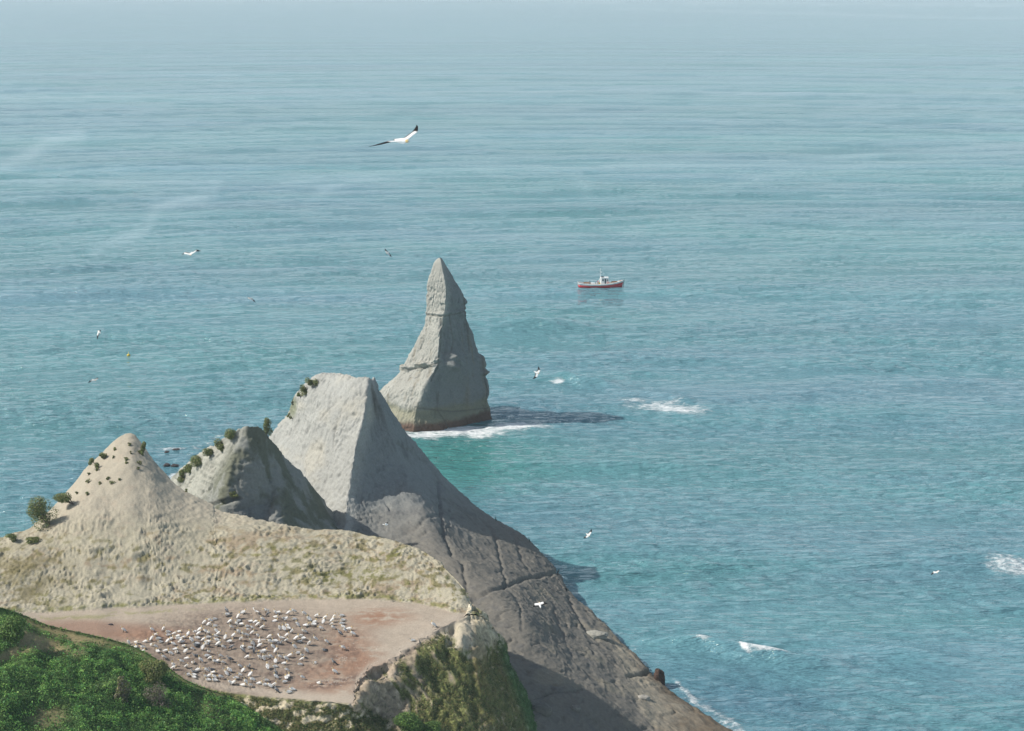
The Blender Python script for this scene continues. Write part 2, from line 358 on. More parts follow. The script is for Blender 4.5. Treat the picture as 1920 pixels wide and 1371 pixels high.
def rock_disp(cracks=(), amp=1.0, lump=1.0, seed=0, strat=.0):
    def f(G, n):
        P = G.reshape(-1, 3); px, py = project(P)
        d = .9 * amp * fbm(P, (9, 9, 12), 4, seed) + .55 * amp * fbm(P, (2.6, 2.6, 4.5), 4, seed + 9, gain=.6)
        rdg = fbm(P, (7, 7, 11), 3, seed + 20, ridged=True); d -= .5 * amp * sstep(.72, .95, rdg)
        d += .12 * lump * fbm(P, (.8, .8, 1.1), 3, seed + 30); d += .24 * amp * (1 - .85 * sstep(700, 770, px) * (seed == 5)) * fbm(P, (1.1, 1.1, 6.0), 3, seed + 33, ridged=True)
        rg = fbm(P, (3.2, 3.2, 5), 4, seed + 41, ridged=True, gain=.6); q_ = 1 - .9 * sstep(700, 770, px) * (seed == 5); d -= .38 * amp * q_ * sstep(.55, .9, rg)
        sb = fbm(P, (6, 6, .55), 3, seed + 50); d += (.06 if seed == 33 else .16) * amp * sstep(.12, .2, sb)
        if strat:
            zz = P[:, 2] + .12 * P[:, 0] + 1.2 * fbm(P, (15, 15, 8), 2, seed + 4)
            d += strat * (sstep(.0, .25, (zz / 5.2) % 1) - (zz / 5.2) % 1)
        for pts, wd, dep in cracks:
            q = polydist(px + 5 * fbm(P, (4, 4, 4), 2, 70), py + 5 * fbm(P, (4, 4, 4), 2, 71), pts); d -= dep * np.exp(-(q / wd) ** 2)
        return d
    return f
# central pinnacle and long cliff: rows run downhill, columns from the left edge over the arris to the waterline
RR = [(690,711,367),(688,740,364),(682,780,361),(665,850,356),(652,930,350),(646,1000,342),(650,1060,330),(662,1110,320),(690,1160,308),(720,1210,297),(770,1270,286),(820,1330,275),(870,1400,264),(920,1460,256)]
M1 = [(693,713,367.5),(696,738,367.5),(702,788,367),(700,866,361),(698,942,352),(700,1012,341),(725,1072,327),(775,1128,312),(830,1175,297),(865,1225,286),(910,1280,275),(950,1340,267),(1000,1400,260),(1060,1460,254)]
M2 = [(696,714,368),(705,739,367.5),(725,791,368),(757,873,367),(792,950,353),(832,1020,338),(885,1073,325),(940,1118,312),(985,1165,302),(1015,1215,294),(1060,1270,286),(1110,1325,279),(1190,1390,277),(1260,1450,266)]
WW = [(700,716,368.5),(713,741,370),(746,791,374),(809,869,381),(870,931,384),(930,974,382),(990,1012,374),(1046,1073,360),(1063,1106,348),(1113,1151,337),(1182,1221,319),(1252,1293,303),(1378,1376,285),(1480,1460,270)]
LL = [(600,703,378),(572,720,380),(553,744,382),(543,778,384),(508,822,386),(470,880,388),(440,940,385),(430,1000,375)]
L2 = [(635,701,374),(615,740,371),(604,785,368),(590,850,366),(570,920,362),(560,990,356),(560,1050,348),(565,1100,340)]
L3 = [(668,709,369),(660,745,365.5),(652,790,362.5),(635,860,359),(620,935,353.5),(612,1005,346),(612,1065,336),(620,1110,326)]
net = []
for k in range(14):
    R, A1, A2, W_ = (Pd(*q[k]) for q in (RR, M1, M2, WW))
    if k < 8: L_, B2, B3 = (Pd(*q[k]) for q in (LL, L2, L3))
    else: L_, B2, B3 = R + np.array([-25, 8, -8]), R + np.array([-14, 4, -4]), R + np.array([-6, 1, -1])
    lb = [L_ + np.array([-3, 18, min(0, -4 - L_[2])]), L_ + np.array([-.5, 3, -5])]
    wb = [W_ + np.array([.2, 2.0, -3.5]), W_ + np.array([.8, 7, min(-4, -5 - W_[2])])]
    net.append(lb + [L_, B2, B3, R * .8 + B3 * .2, R, R * .8 + A1 * .2, A1, A1 * .5 + A2 * .5, A2, A2 * .5 + W_ * .5, W_] + wb)
net = np.array(net)
t1 = net[0] + np.array([0, 2.5, -3.5]); t2 = net[0] + np.array([0, 12, -32]); t2[:, 2] = np.maximum(t2[:, 2], 2); net = np.concatenate([[t2], [t1], net])
G = resample(net, 560, 0, wts=[.2, .5] + [1] * 13); G = resample(G, 460, 1, wts=[.2, .4] + [1] * 10 + [.5, .3]); G = orient(G, (.1, -.8, .6))
cracks = [([(822, 900), (830, 1000), (850, 1043), (868, 1058), (876, 1108)], 3, .55), ([(885, 1122), (940, 1102), (1000, 1082), (1045, 1073)], 3.2, .6), ([(730, 1015), (780, 990), (800, 972), (822, 965)], 3, .3), ([(822, 930), (860, 955), (905, 975), (930, 1010), (940, 1060), (950, 1100)], 2.6, .4),
          ([(745, 830), (790, 860), (830, 910), (870, 945)], 3, .35), ([(960, 1000), (985, 1060), (1005, 1085)], 2.5, .3), ([(950, 1100), (975, 1130), (980, 1180)], 2.2, .25), ([(995, 1310), (1060, 1298), (1090, 1292)], 2.4, .4), ([(1065, 1120), (1095, 1175), (1120, 1200)], 3, .5), ([(600, 790), (620, 765), (640, 745)], 3, .2), ([(1180, 1268), (1215, 1262)], 3.5, .7), ([(1035, 1130), (1050, 1180), (1075, 1230)], 2.5, .25), ([(850, 960), (835, 1000)], 2, .2)]
def col_central(G, n):
    P = G.reshape(-1, 3); px, py = project(P); c = np.tile(GREYROCK, (len(P), 1))
    c = c * (1 + .22 * fbm(P, (6, 6, 9), 4, 101))[:, None]
    c = mix(c, (.40, .375, .31), .55 * sstep(.05, .4, fbm(P, (12, 12, 7), 3, 102)))
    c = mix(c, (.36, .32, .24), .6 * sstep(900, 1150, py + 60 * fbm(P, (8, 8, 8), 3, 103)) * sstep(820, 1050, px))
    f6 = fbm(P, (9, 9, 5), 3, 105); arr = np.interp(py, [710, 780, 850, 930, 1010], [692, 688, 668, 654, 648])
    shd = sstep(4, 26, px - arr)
    c = mix(c, (.205, .215, .21), .9 * shd)                         # the shaded seaward face, its shade deepened by a darker painted grey
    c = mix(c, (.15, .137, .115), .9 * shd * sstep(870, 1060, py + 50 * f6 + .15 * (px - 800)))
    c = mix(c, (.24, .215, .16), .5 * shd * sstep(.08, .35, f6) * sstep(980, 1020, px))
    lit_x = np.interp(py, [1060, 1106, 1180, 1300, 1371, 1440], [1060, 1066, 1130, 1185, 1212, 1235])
    c = mix(c, (.27, .24, .185), .9 * sstep(-10, 18, px - lit_x + 10 * f6) * (py > 1085))  # sunlight past the cast-shadow edge painted as a paler tan
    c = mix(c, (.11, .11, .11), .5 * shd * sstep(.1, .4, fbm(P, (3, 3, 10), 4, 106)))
    wet = 1 - sstep(.6, 3.2, P[:, 2] + 1.5 * fbm(P, (3, 3, 3), 3, 104))
    c = mix(c, (.10, .075, .05), .85 * wet)
    for pts, wd, dep in cracks: c = mix(c, (.12, .11, .10), .3 * np.exp(-(polydist(px + 5 * fbm(P, (4, 4, 4), 2, 70), py + 5 * fbm(P, (4, 4, 4), 2, 71), pts) / 1.6) ** 2) * sstep(-.2, .2, fbm(P, (5, 5, 5), 2, 72)))
    c = mix(c, (.12, .14, .05), .6 * blob(px, py, 548, 762, 8, 20) )
    return c
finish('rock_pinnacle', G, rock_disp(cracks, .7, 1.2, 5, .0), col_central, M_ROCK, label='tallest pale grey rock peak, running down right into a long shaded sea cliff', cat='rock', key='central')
# second peak, mossy
st = [((300, 930, 14), (290, 1070, 2)), ((318, 905, 22), (300, 1080, 5)), ((333, 889, 27.0), (310, 1090, 5)), ((352, 876, 28.8), (318, 1100, 5)), ((392, 845, 34), (330, 1130, 5)), ((432, 818, 38), (340, 1165, 5), .03), ((452, 806, 39.3), (350, 1195, 5), .05), ((468, 801, 40), (392, 1215, 5), -.02), ((488, 804, 334), (430, 1225, 5), -.05), ((505, 825, 337), (470, 1230, 5), -.03), ((529, 853, 341), (510, 1235, 5)), ((566, 893, 345), (560, 1240, 5)), ((607, 944, 350), (610, 1245, 5)), ((648, 988, 350), (650, 1250, 5)), ((676, 1012, 348), (680, 1255, 5)), ((720, 1080, 340), (740, 1260, 3)), ((760, 1150, 330), (780, 1265, 0))]
G = crest_net(st); G = resample(G, 330, 0); G = resample(G, 250, 1, wts=[.2, .3] + [1] * 6); G = orient(G)
cr2 = [([(375, 955), (400, 945), (448, 935)], 3.5, .8), ([(455, 820), (440, 850), (432, 880), (430, 920)], 4, -.35), ([(500, 985), (540, 960), (580, 985)], 3, .3), ([(420, 1000), (440, 960), (500, 945)], 3, .3)]
def col_second(G, n):
    P = G.reshape(-1, 3); px, py = project(P); c = np.tile(np.array([.32, .315, .27]), (len(P), 1))
    c = c * (1 + .25 * fbm(P, (5, 5, 8), 4, 111))[:, None]
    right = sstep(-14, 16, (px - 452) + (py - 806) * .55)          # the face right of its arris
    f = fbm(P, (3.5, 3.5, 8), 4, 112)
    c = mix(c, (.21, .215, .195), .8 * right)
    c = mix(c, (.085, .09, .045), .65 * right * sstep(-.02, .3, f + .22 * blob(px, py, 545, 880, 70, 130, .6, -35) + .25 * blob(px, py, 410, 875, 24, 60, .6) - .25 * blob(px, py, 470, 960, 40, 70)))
    c = mix(c, (.17, .175, .175), .7 * blob(px, py, 470, 990, 50, 50, .5))
    for pts, wd, dep in cr2[:1]: c = mix(c, (.10, .09, .08), .6 * np.exp(-(polydist(px, py + 3, pts) / 3) ** 2))
    return c
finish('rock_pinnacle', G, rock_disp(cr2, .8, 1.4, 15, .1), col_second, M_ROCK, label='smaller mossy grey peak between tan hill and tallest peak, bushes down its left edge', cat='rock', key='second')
# sea stack
rows = [(484, 822, 825, 828), (492, 814, 827, 833), (508, 809, 830, 842), (527, 802, 834, 853), (546, 801.5, 836, 865), (566, 800, 835, 876), (572, 799.5, 835, 873), (590, 798, 832, 875), (611, 795.5, 826, 880), (625, 789, 824, 885), (649, 779, 823, 892), (676, 763, 820, 903), (697, 751, 814, 909), (719, 729, 800, 914), (735, 711, 792, 917), (755, 700, 784, 918.5), (775, 692, 778, 919), (790, 688, 776, 922), (803, 684, 776, 923), (822, 680, 775, 924)]
net = []
for i, (py, xl, xc, xr) in enumerate(rows):
    t = i / (len(rows) - 1); wd = (xr - xl) / F * 508
    dl = 506 + .02 * wd; dc = 506 - .36 * wd - 1; dr = 506 + (.22 - .17 * float(sstep(.6, .95, np.array(t)))) * wd
    zt = Pd(xc, py, dc)[2]
    def q(px_, D): return Pd(px_, py, D)
    L_, C_, R_ = q(xl, dl), q(xc, dc), q(xr, dr)
    rm = [C_ + (R_ - C_) * u + np.array([0, -1, 0]) * wd * .10 * math.sin(math.pi * u) for u in (.06, .33, .62, .88)]
    lm = [L_ + (C_ - L_) * u + np.array([0, -1, 0]) * wd * .04 * math.sin(math.pi * u) for u in (.3, .65, .94)]
    bk = [R_ + np.array([-.1 * wd, .20 * wd, 0]), (L_ + R_) / 2 + np.array([0, .48 * wd, 0]), L_ + np.array([.12 * wd, .26 * wd, 0])]
    net.append([L_] + lm + [C_] + rm + [R_] + bk)
net = np.array(net)
# flatten each ring to one height taken from its silhouette
G = resample(net, 330, 0); G = resample(G, 420, 1, wts=[1] * 10 + [.4] * 3, closed=True)
if (grid_normals(G, True)[:, :200].reshape(-1, 3) @ np.array((0, -1, .3))).mean() < 0: G = G[:, ::-1]
crs = [([(797, 586), (830, 590), (855, 583), (875, 578)], 1.8, -.16), ([(797, 590), (830, 594), (858, 588), (875, 583)], 1.8, .16), ([(827, 600), (826, 650), (820, 690), (808, 715)], 2.4, .45), ([(757, 690), (790, 686), (824, 674)], 1.8, -.35), ([(757, 694), (795, 690), (826, 679)], 1.4, .45),
       ([(850, 668), (862, 682), (856, 690), (842, 686)], 4, -.9), ([(868, 700), (880, 730), (888, 765)], 2.2, -.35), ([(905, 665), (906, 690), (914, 740)], 1.8, .7), ([(822, 735), (820, 770), (835, 790), (842, 805)], 2, .4), ([(868, 540), (874, 600), (880, 660)], 2, .25), ([(778, 765), (850, 772), (915, 765)], 2, .3), ([(842, 590), (850, 640), (845, 660)], 3, .3), ([(896, 697), (908, 700)], 3, -.8)]
def col_stack(G, n):
    P = G.reshape(-1, 3); px, py = project(P); c = np.tile(np.array([.32, .315, .28]), (len(P), 1))
    c = c * (1 + .26 * fbm(P, (4, 4, 7), 4, 121))[:, None]
    c = mix(c, (.17, .18, .175), .85 * sstep(-6, 16, px - np.interp(py, [r[0] for r in rows], [r[2] for r in rows])))  # right of the prow, shade is painted in as a darker grey
    st_ = fbm(P, (2.2, 2.2, 26), 3, 122); c = mix(c, (.20, .17, .12), .5 * sstep(.1, .4, st_) * sstep(560, 640, py))
    h = P[:, 2] + 1.1 * fbm(P, (5, 5, 3), 3, 123)
    c = mix(c, (.22, .21, .13), .65 * (1 - sstep(4.5, 6.5, h)))
    c = mix(c, (.105, .06, .045), .9 * (1 - sstep(1.2, 2.6, h)))
    for pts, wd, dep in crs:
        if dep > 0: c = mix(c, (.12, .11, .09), .55 * np.exp(-(polydist(px, py, pts) / 1.5) ** 2))
    return c
def disp_stack(G, n):
    P = G.reshape(-1, 3); d = rock_disp(crs, .55, 2.3, 33, .05)(G, n)
    px, py = project(P); fade = sstep(484, 540, py) * .75 + .25
    d = d * fade
    for cx, cy, rx, ry, a in [(851, 682, 13, 11, 1.5), (843, 668, 7, 6, .8), (906, 676, 9, 17, 1.3), (906, 699, 8, 5, .9), (757, 691, 10, 4, .9), (796, 683, 17, 3.5, 1.0), (834, 640, 8, 34, -1.1), (866, 625, 12, 34, -.7), (852, 615, 10, 14, .6), (845, 742, 34, 32, -1.3), (893, 735, 10, 40, .8), (800, 735, 12, 26, .5), (866, 587, 5, 5, .7), (822, 700, 7, 26, -.8), (770, 745, 20, 14, -.5), (842, 588, 30, 4, .3)]:
        d += a * blob(px + 6 * fbm(P, (2, 2, 2), 3, 80), py + 6 * fbm(P, (2, 2, 2), 3, 81), cx, cy, rx, ry, .55)
    d -= .9 * np.exp(-((P[:, 2] - 4.6) / 1.6) ** 2)      # wave-cut notch
    return d
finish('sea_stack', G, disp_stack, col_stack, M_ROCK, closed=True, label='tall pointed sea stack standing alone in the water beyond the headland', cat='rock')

# headland: tan hill, colony terrace, right flank
COLS = [  # crest, bank base, front edge, below1, below2
 ((-420, 1085, 28.5), (-420, 1180, 28), (-420, 1260, 27.5), (-420, 1330, 24), (-420, 1420, 20)),
 ((-160, 1050, 30), (-160, 1165, 28.4), (-160, 1250, 27.5), (-160, 1330, 24), (-160, 1420, 20)),
 ((-40, 1022, 31), (-40, 1152, 28.4), (-40, 1250, 27.5), (-40, 1330, 24), (-40, 1420, 20)),
 ((0, 1012, 31.5), (0, 1150, 28.3), (0, 1260, 27.5), (0, 1330, 24), (0, 1420, 20)),
 ((32, 1000, 32.3), (35, 1150, 28.2), (40, 1270, 27.4), (40, 1330, 24), (40, 1420, 20)),
 ((60, 988, 33), (65, 1150, 28.1), (80, 1275, 27.3), (80, 1330, 24), (80, 1420, 20)),
 ((100, 955, 34.5), (100, 1148, 28), (120, 1280, 27.2), (120, 1335, 24), (120, 1420, 20)),
 ((130, 920, 36.5), (140, 1145, 28), (160, 1285, 27), (160, 1340, 24), (160, 1420, 20)),
 ((165, 875, 39.5), (180, 1143, 28), (200, 1290, 27), (200, 1345, 24), (200, 1420, 20)),
 ((198, 845, 41.5), (215, 1141, 27.8), (230, 1290, 26.9), (235, 1345, 24), (235, 1420, 20)),
 ((224, 823, 43), (240, 1139, 27.8), (255, 1290, 26.8), (260, 1345, 24), (260, 1420, 20)),
 ((246, 814, 43.6), (262, 1138, 27.8), (280, 1290, 26.8), (285, 1345, 24), (285, 1420, 20)),
 ((264, 829, 42.6), (283, 1136, 27.7), (305, 1288, 26.7), (310, 1345, 24), (310, 1420, 20)),
 ((281, 852, 41.2), (300, 1135, 27.7), (330, 1287, 26.6), (335, 1345, 24), (335, 1420, 20)),
 ((310, 888, 38.7), (330, 1134, 27.7), (370, 1285, 26.5), (375, 1340, 24.2), (380, 1420, 20.5)),
 ((345, 922, 36.5), (360, 1133, 27.7), (400, 1291, 26.4), (405, 1340, 24.3), (410, 1420, 20.8)),
 ((396, 943, 35.3), (400, 1131, 27.7), (430, 1297, 26.3), (440, 1340, 24.6), (445, 1420, 21)),
 ((408, 958, 34.7), (425, 1130, 27.7), (465, 1301, 26.2), (470, 1343, 24.6), (475, 1420, 21)),
 ((480, 975, 34.3), (480, 1127, 27.7), (510, 1306, 26.2), (515, 1345, 24.6), (520, 1420, 21)),
 ((560, 990, 33.8), (550, 1124, 27.6), (560, 1310, 26.2), (570, 1345, 24.5), (580, 1420, 20.8)),
 ((620, 994, 33.7), (600, 1123, 27.6), (620, 1315, 26.2), (635, 1345, 24.3), (650, 1420, 20.4)),
 ((665, 999, 33.4), (640, 1123, 27.6), (659, 1319, 26.2), (680, 1348, 23.8), (710, 1420, 19.8)),
 ((700, 1006, 33.2), (672, 1124, 27.6), (668, 1290, 26.3), (705, 1340, 23), (745, 1420, 20.5)),
 ((740, 1017, 33), (705, 1125, 27.6), (690, 1259, 26.5), (740, 1322, 22.8), (785, 1420, 20.2)),
 ((770, 1026, 32.6), (745, 1127, 27.6), (728, 1240, 26.6), (780, 1310, 22.6), (825, 1420, 19.3)),
 ((800, 1040, 32), (785, 1132, 27.5), (765, 1217, 26.8), (820, 1300, 22.6), (865, 1420, 18)),
 ((838, 1070, 30.9), (825, 1140, 27.4), (805, 1192, 27), (860, 1288, 22.6), (910, 1420, 16.4)),
 ((868, 1103, 29.2), (855, 1148, 27.4), (840, 1172, 27.1), (895, 1262, 22.8), (950, 1420, 14.2)),
 ((879, 1128, 27.9), (874, 1146, 27.4), (872, 1158, 27.1), (920, 1240, 21.3), (985, 1420, 11)),
 ((893, 1140, 27.2), (896, 1150, 26.9), (900, 1160, 26.6), (940, 1240, 20.2), (1010, 1410, 8.2)),
 ((906, 1151, 26.4), (912, 1162, 25.7), (920, 1176, 24.8), (953, 1245, 19.0), (1025, 1400, 5.2)),
]
net = []
for cr, bb, fe, b1, b2 in COLS:
    A, B, E, X1, X2 = Pz(*cr), Pz(*bb), Pz(*fe), Pz(*b1), Pz(*b2)
    bulge = np.array([0, -.5, .8]) * np.linalg.norm(B - A) * .05
    col = [A + np.array([0, 22, -4 - A[2]]), A + np.array([0, 8, -14]), A + np.array([0, 2, -2.2]), A, A * .96 + B * .04 + bulge * .3, A * .75 + B * .25 + bulge, A * .5 + B * .5 + bulge * .7, A * .2 + B * .8 - bulge * .3, B * .97 + A * .03, B * .93 + E * .07, B * .5 + E * .5, B * .06 + E * .94, E, E * .9 + X1 * .1, E * .62 + X1 * .38 + np.array([0, -.3, .9]) * (X1[0] > -22), X1, X2, X2 + np.array([0, -14, -10]), X2 + np.array([0, -25, -4 - X2[2]])]
    net.append(col)
last = np.array(net[-1]); 
b_ = last.copy(); b_[3:] += np.array([.6, 3.5, -2.5]); b_[:3] += np.array([1, 2, -2]); net.append(list(b_))
b_ = last.copy(); b_[3:] += np.array([1, 8, -12]); b_[:, 2] = np.minimum(b_[:, 2], 8); b_[:3] += np.array([1, 2, -3]); net.append(list(b_))
b_ = last.copy(); b_[:, 0] += 1; b_[3:, 1] += 12; b_[:, 2] = -4; net.append(list(b_))
net = np.array(net)
G = resample(net, 700, 0, wts=[.15, .5] + [1] * 28 + [.4] * 3); G = resample(G, 470, 1, wts=[.15, .3, .6] + [1] * 13 + [.4, .2]); G = orient(G)
def regions(P):
    px, py = project(P)
    base_y = np.interp(px, [0, 100, 262, 400, 480, 560, 640, 720, 785, 825, 855, 880, 2000], [1150, 1148, 1138, 1131, 1127, 1124, 1123, 1126, 1132, 1141, 1150, 1150, 1150])
    edge_y = np.interp(px, [0, 280, 370, 430, 510, 560, 620, 659, 663, 668, 690, 728, 765, 805, 840, 872, 880, 2000], [1275, 1290, 1285, 1297, 1306, 1310, 1315, 1319, 1318, 1285, 1259, 1240, 1217, 1192, 1172, 1155, 1130, 1130])
    hill = 1 - sstep(-3, 3, py - base_y + 4 * fbm(P, (2, 2, 2), 3, 200)); hill *= (px < 884)
    low = sstep(-1, 6, py - edge_y + 3 * fbm(P, (1.5, 1.5, 1.5), 3, 201))
    low = np.maximum(low, (px > 884) * 1.0)
    flat = np.clip(1 - hill - low, 0, 1)
    return px, py, hill, flat, low, base_y, edge_y
NEST = None
_p = G.reshape(-1, 3); _x, _y, _, _, _, _, _e = regions(_p)
_m = np.exp(-((_y - _e) / 16) ** 2) * sstep(640, 668, _x) * (1 - sstep(835, 855, _x)) + .35 * np.exp(-((_y - _e) / 8) ** 2) * sstep(380, 420, _x) * (_x < 660)
for ax_ in (0, 1): _p[:, ax_] += _m * (1.5 * fbm(_p, (2.2, 2.2, 2.2), 4, 260 + ax_ * 5, gain=.6))
G = _p.reshape(G.shape)
def disp_head(G, n):
    P = G.reshape(-1, 3); px, py, hill, flat, low, by, ey = regions(P)
    # eroded clay lumps on the bank
    rough = hill * sstep(905, 1000, py + 25 * fbm(P, (6, 6, 6), 2, 205)) * np.clip(.62 + 1.5 * fbm(P, (6, 6, 2.2), 3, 206), .12, 1.25) * (1 - .85 * sstep(842, 868, px))
    a = fbm(P, (1.15, 1.6, 1.0), 4, 210, ridged=True); b = fbm(P, (.5, .7, .45), 3, 214)
    runs = fbm(P * [1, .35, .5] + P[:, [1, 0, 2]] * [0, 0, 0], (.8, 1, 1), 3, 216)
    d = rough * (.30 * a + .34 * b + .24 * runs * sstep(1030, 1100, py))
    led = fbm(P, (9, 9, .8), 3, 218); d += rough * .28 * sstep(.05, .2, led)
    d += hill * (.55 * fbm(P, (7, 7, 6), 3, 220) + .16 * fbm(P, (1.4, 1.4, 1.8), 3, 227) + .07 * fbm(P, (.5, .5, .5), 2, 221))
    # nest mounds on the terrace
    nest = blob(px, py, 445, 1222, 225, 82, .25, -2)
    d += flat * nest * (.30 * fbm(P, (1.05, .8, 5), 2, 222) + .08 * fbm(P, (.35, .3, 3), 2, 223)) + flat * .07 * fbm(P, (2.5, 2, 9), 3, 224) + flat * .012 * fbm(P, (.25, .25, 3), 2, 225)
    # flank: gullies running down the fall line
    al = P[:, 0] - .9 * (P[:, 1])
    gl = fbm(np.stack([(px - .5 * (py - 1200)) / 24.0 + 1.2 * fbm(P, (5, 5, 5), 2, 237), py / 70.0, P[:, 2] * 0], -1), (1, 1, 1), 3, 230)
    edge = sstep(0, 45, py - ey)
    d += low * (1.0 * gl * edge * (px > 655) + .75 * fbm(P, (1.7, 1.7, 2.6), 4, 231) + .28 * fbm(P, (.5, .5, .8), 3, 232) - .5 * sstep(.7, .95, fbm(P, (3, 3, 6), 3, 236, ridged=True)) * edge + .5 * fbm(P, (6, 6, 6), 2, 233) * edge)
    d -= low * 1.1 * blob(px, py, 715, 1262, 34, 12, .6, 8)          # scooped hollow under the terrace lip
    d += low * .7 * blob(px, py, 890, 1190, 28, 40, .6, -20)         # pale buttress
    d -= low * .8 * blob(px, py, 850, 1193, 9, 17, .6)
    return d
def col_head(G, n):
    P = G.reshape(-1, 3); px, py, hill, flat, low, by, ey = regions(P)
    f1 = fbm(P, (5, 5, 4), 4, 240); f2 = fbm(P, (1.6, 1.8, .9), 4, 241); f3 = fbm(P, (.6, .6, .5), 3, 242); f4 = fbm(P, (12, 12, 1.2), 3, 243)
    c = np.tile(np.array([.345, .315, .235]), (len(P), 1)) * (1 + .2 * f1 + .2 * f3)[:, None]
    c = mix(c, (.355, .315, .25), .7 * (1 - sstep(940, 1010, py))); c = mix(c, (.36, .30, .23), .45 * hill * sstep(.1, .35, fbm(P, (1.8, 1.8, .7), 3, 245)))
    c = mix(c, (.37, .34, .26), .5 * sstep(1050, 1120, py) * hill)
    # iron-brown and olive growth in the ledges
    right = sstep(380, 560, px) * (1 - sstep(800, 850, px)); lft = 1 - sstep(40, 180, px)
    c = mix(c, (.25, .175, .11), .6 * hill * sstep(.06, .32, f2 * .8 + f4 * .7 + .10 * right + .08 * lft) * sstep(960, 1020, py))
    c = mix(c, (.155, .145, .06), .75 * hill * sstep(.14, .36, f2 + .10 * right + .14 * lft + .5 * f1) * sstep(970, 1040, py) )
    c = mix(c, (.17, .145, .075), .8 * hill * lft * sstep(-.25, .15, f1 + f3 * .4) * sstep(1000, 1060, py))
    mg = np.exp(-((py - by + 5) / 5.5) ** 2) * hill * (px < 860)
    c = mix(c, (.19, .19, .07), .7 * mg * sstep(-.15, .15, f2 + f3))
    for cx, cy, rx, ry in [(540, 1028, 60, 6), (500, 1040, 40, 3), (640, 1080, 40, 12), (700, 1075, 40, 14), (610, 1085, 26, 12), (740, 1040, 26, 12), (800, 1105, 26, 7), (780, 1100, 18, 10), (690, 1045, 40, 8), (90, 1120, 26, 8)]:
        c = mix(c, (.155, .15, .05), .75 * hill * blob(px, py, cx, cy, rx, ry, .7) * sstep(-.1, .15, f3 + f2))
    # terrace
    t = np.tile(np.array([.37, .31, .245]), (len(P), 1)) * (1 + .16 * f1 + .16 * f3 + .12 * f2)[:, None]
    nest = blob(px + 30 * f1, py + 14 * f1, 450, 1225, 220, 82, .3, -2)
    g1 = fbm(P, (1.1, .8, 6), 3, 250); g2 = fbm(P, (3.5, 1.4, 6), 3, 251)
    t = mix(t, (.20, .155, .122), .97 * nest * (.7 + .3 * sstep(-.2, .2, g2 + .3 * g1))); t = mix(t, (.15, .11, .09), .7 * nest * sstep(.05, .4, g1 + .4 * g2))
    t = mix(t, (.25, .155, .11), .8 * blob(px + 20 * f1, py + 6 * f1, 190, 1182, 150, 17, .5, 3))
    for cx, cy, rx, ry, a in [(712, 1158, 52, 15, .95), (680, 1235, 40, 26, .75), (640, 1262, 60, 22, .7), (655, 1205, 40, 34, .6), (610, 1290, 70, 13, .6), (250, 1190, 60, 10, .5)]:
        t = mix(t, (.27, .155, .10), a * blob(px + 20 * f1, py + 8 * f1, cx, cy, rx, ry, .8) * sstep(-.4, .3, g1 + g2 + .2))
    t = mix(t, (.115, .08, .065), .8 * blob(px, py, 625, 1280, 55, 9, .6, -12) * sstep(-.2, .2, g1 + f3))
    t = mix(t, (.19, .13, .10), .7 * blob(px, py, 650, 1218, 30, 14, .6) * sstep(-.2, .2, g1))
    t = mix(t, (.42, .36, .29), .6 * np.exp(-((py - ey + 8) / 8) ** 2) * (px > 360))
    t = mix(t, (.22, .22, .09), .6 * np.exp(-((py - by - 10 - 3 * f1 * 4) / 3) ** 2) * (1 - sstep(300, 420, px)) * sstep(-.1, .1, f3 + f1))
    # slopes under the terrace and the flank
    l = np.tile(np.array([.13, .14, .05]), (len(P), 1)) * (1 + .5 * f3 + .4 * f2)[:, None]
    gl = fbm(np.stack([(px - .5 * (py - 1200)) / 24.0 + 1.2 * fbm(P, (5, 5, 5), 2, 237), py / 70.0, P[:, 2] * 0], -1), (1, 1, 1), 3, 230)
    l = mix(l, (.40, .345, .25), .9 * sstep(.0, .28, f2 + .35 * f1 + .55 * blob(px, py, 892, 1190, 48, 44, .5, -15) + .30 * blob(px, py, 720, 1262, 50, 26, .6) + .25 * blob(px, py, 560, 1335, 130, 26, .7) - .12 - .3 * blob(px, py, 830, 1300, 90, 70, .5)))
    l = mix(l, (.33, .26, .20), .75 * (px > 660) * sstep(.05, .3, gl + .35 * blob(px, py, 720, 1300, 60, 60, .6, 40) - .18 * sstep(780, 900, px)))
    l = mix(l, (.34, .27, .21), .85 * (px > 655) * (1 - sstep(2, 20, py - ey + 14 * f2 + 8 * f3)))
    l = mix(l, (.165, .125, .055), .65 * blob(px, py, 930, 1300, 36, 130, .5, -24) * sstep(-.25, .2, gl + f2))
    l = mix(l, (.045, .115, .035), .8 * sstep(-6, 14, (px - np.interp(py, [1150, 1200, 1250, 1300, 1371, 1420], [918, 928, 940, 962, 985, 1000]))) * sstep(1185, 1240, py))
    l = l * np.clip(1 + .9 * f3 + .6 * f2, .4, 1.8)[:, None]
    l = mix(l, (.42, .375, .29), .75 * sstep(0, 10, 892 - px + 12 * f2) * (py < 1215) * sstep(-.3, .1, f2 + .2) * (px > 835))
    c = c * hill[:, None] + t * flat[:, None] + l * low[:, None]
    return c
finish('headland', G, disp_head, col_head, M_SOIL, kind='structure', label='tan clay headland with a pointed hill above a flat bird terrace')

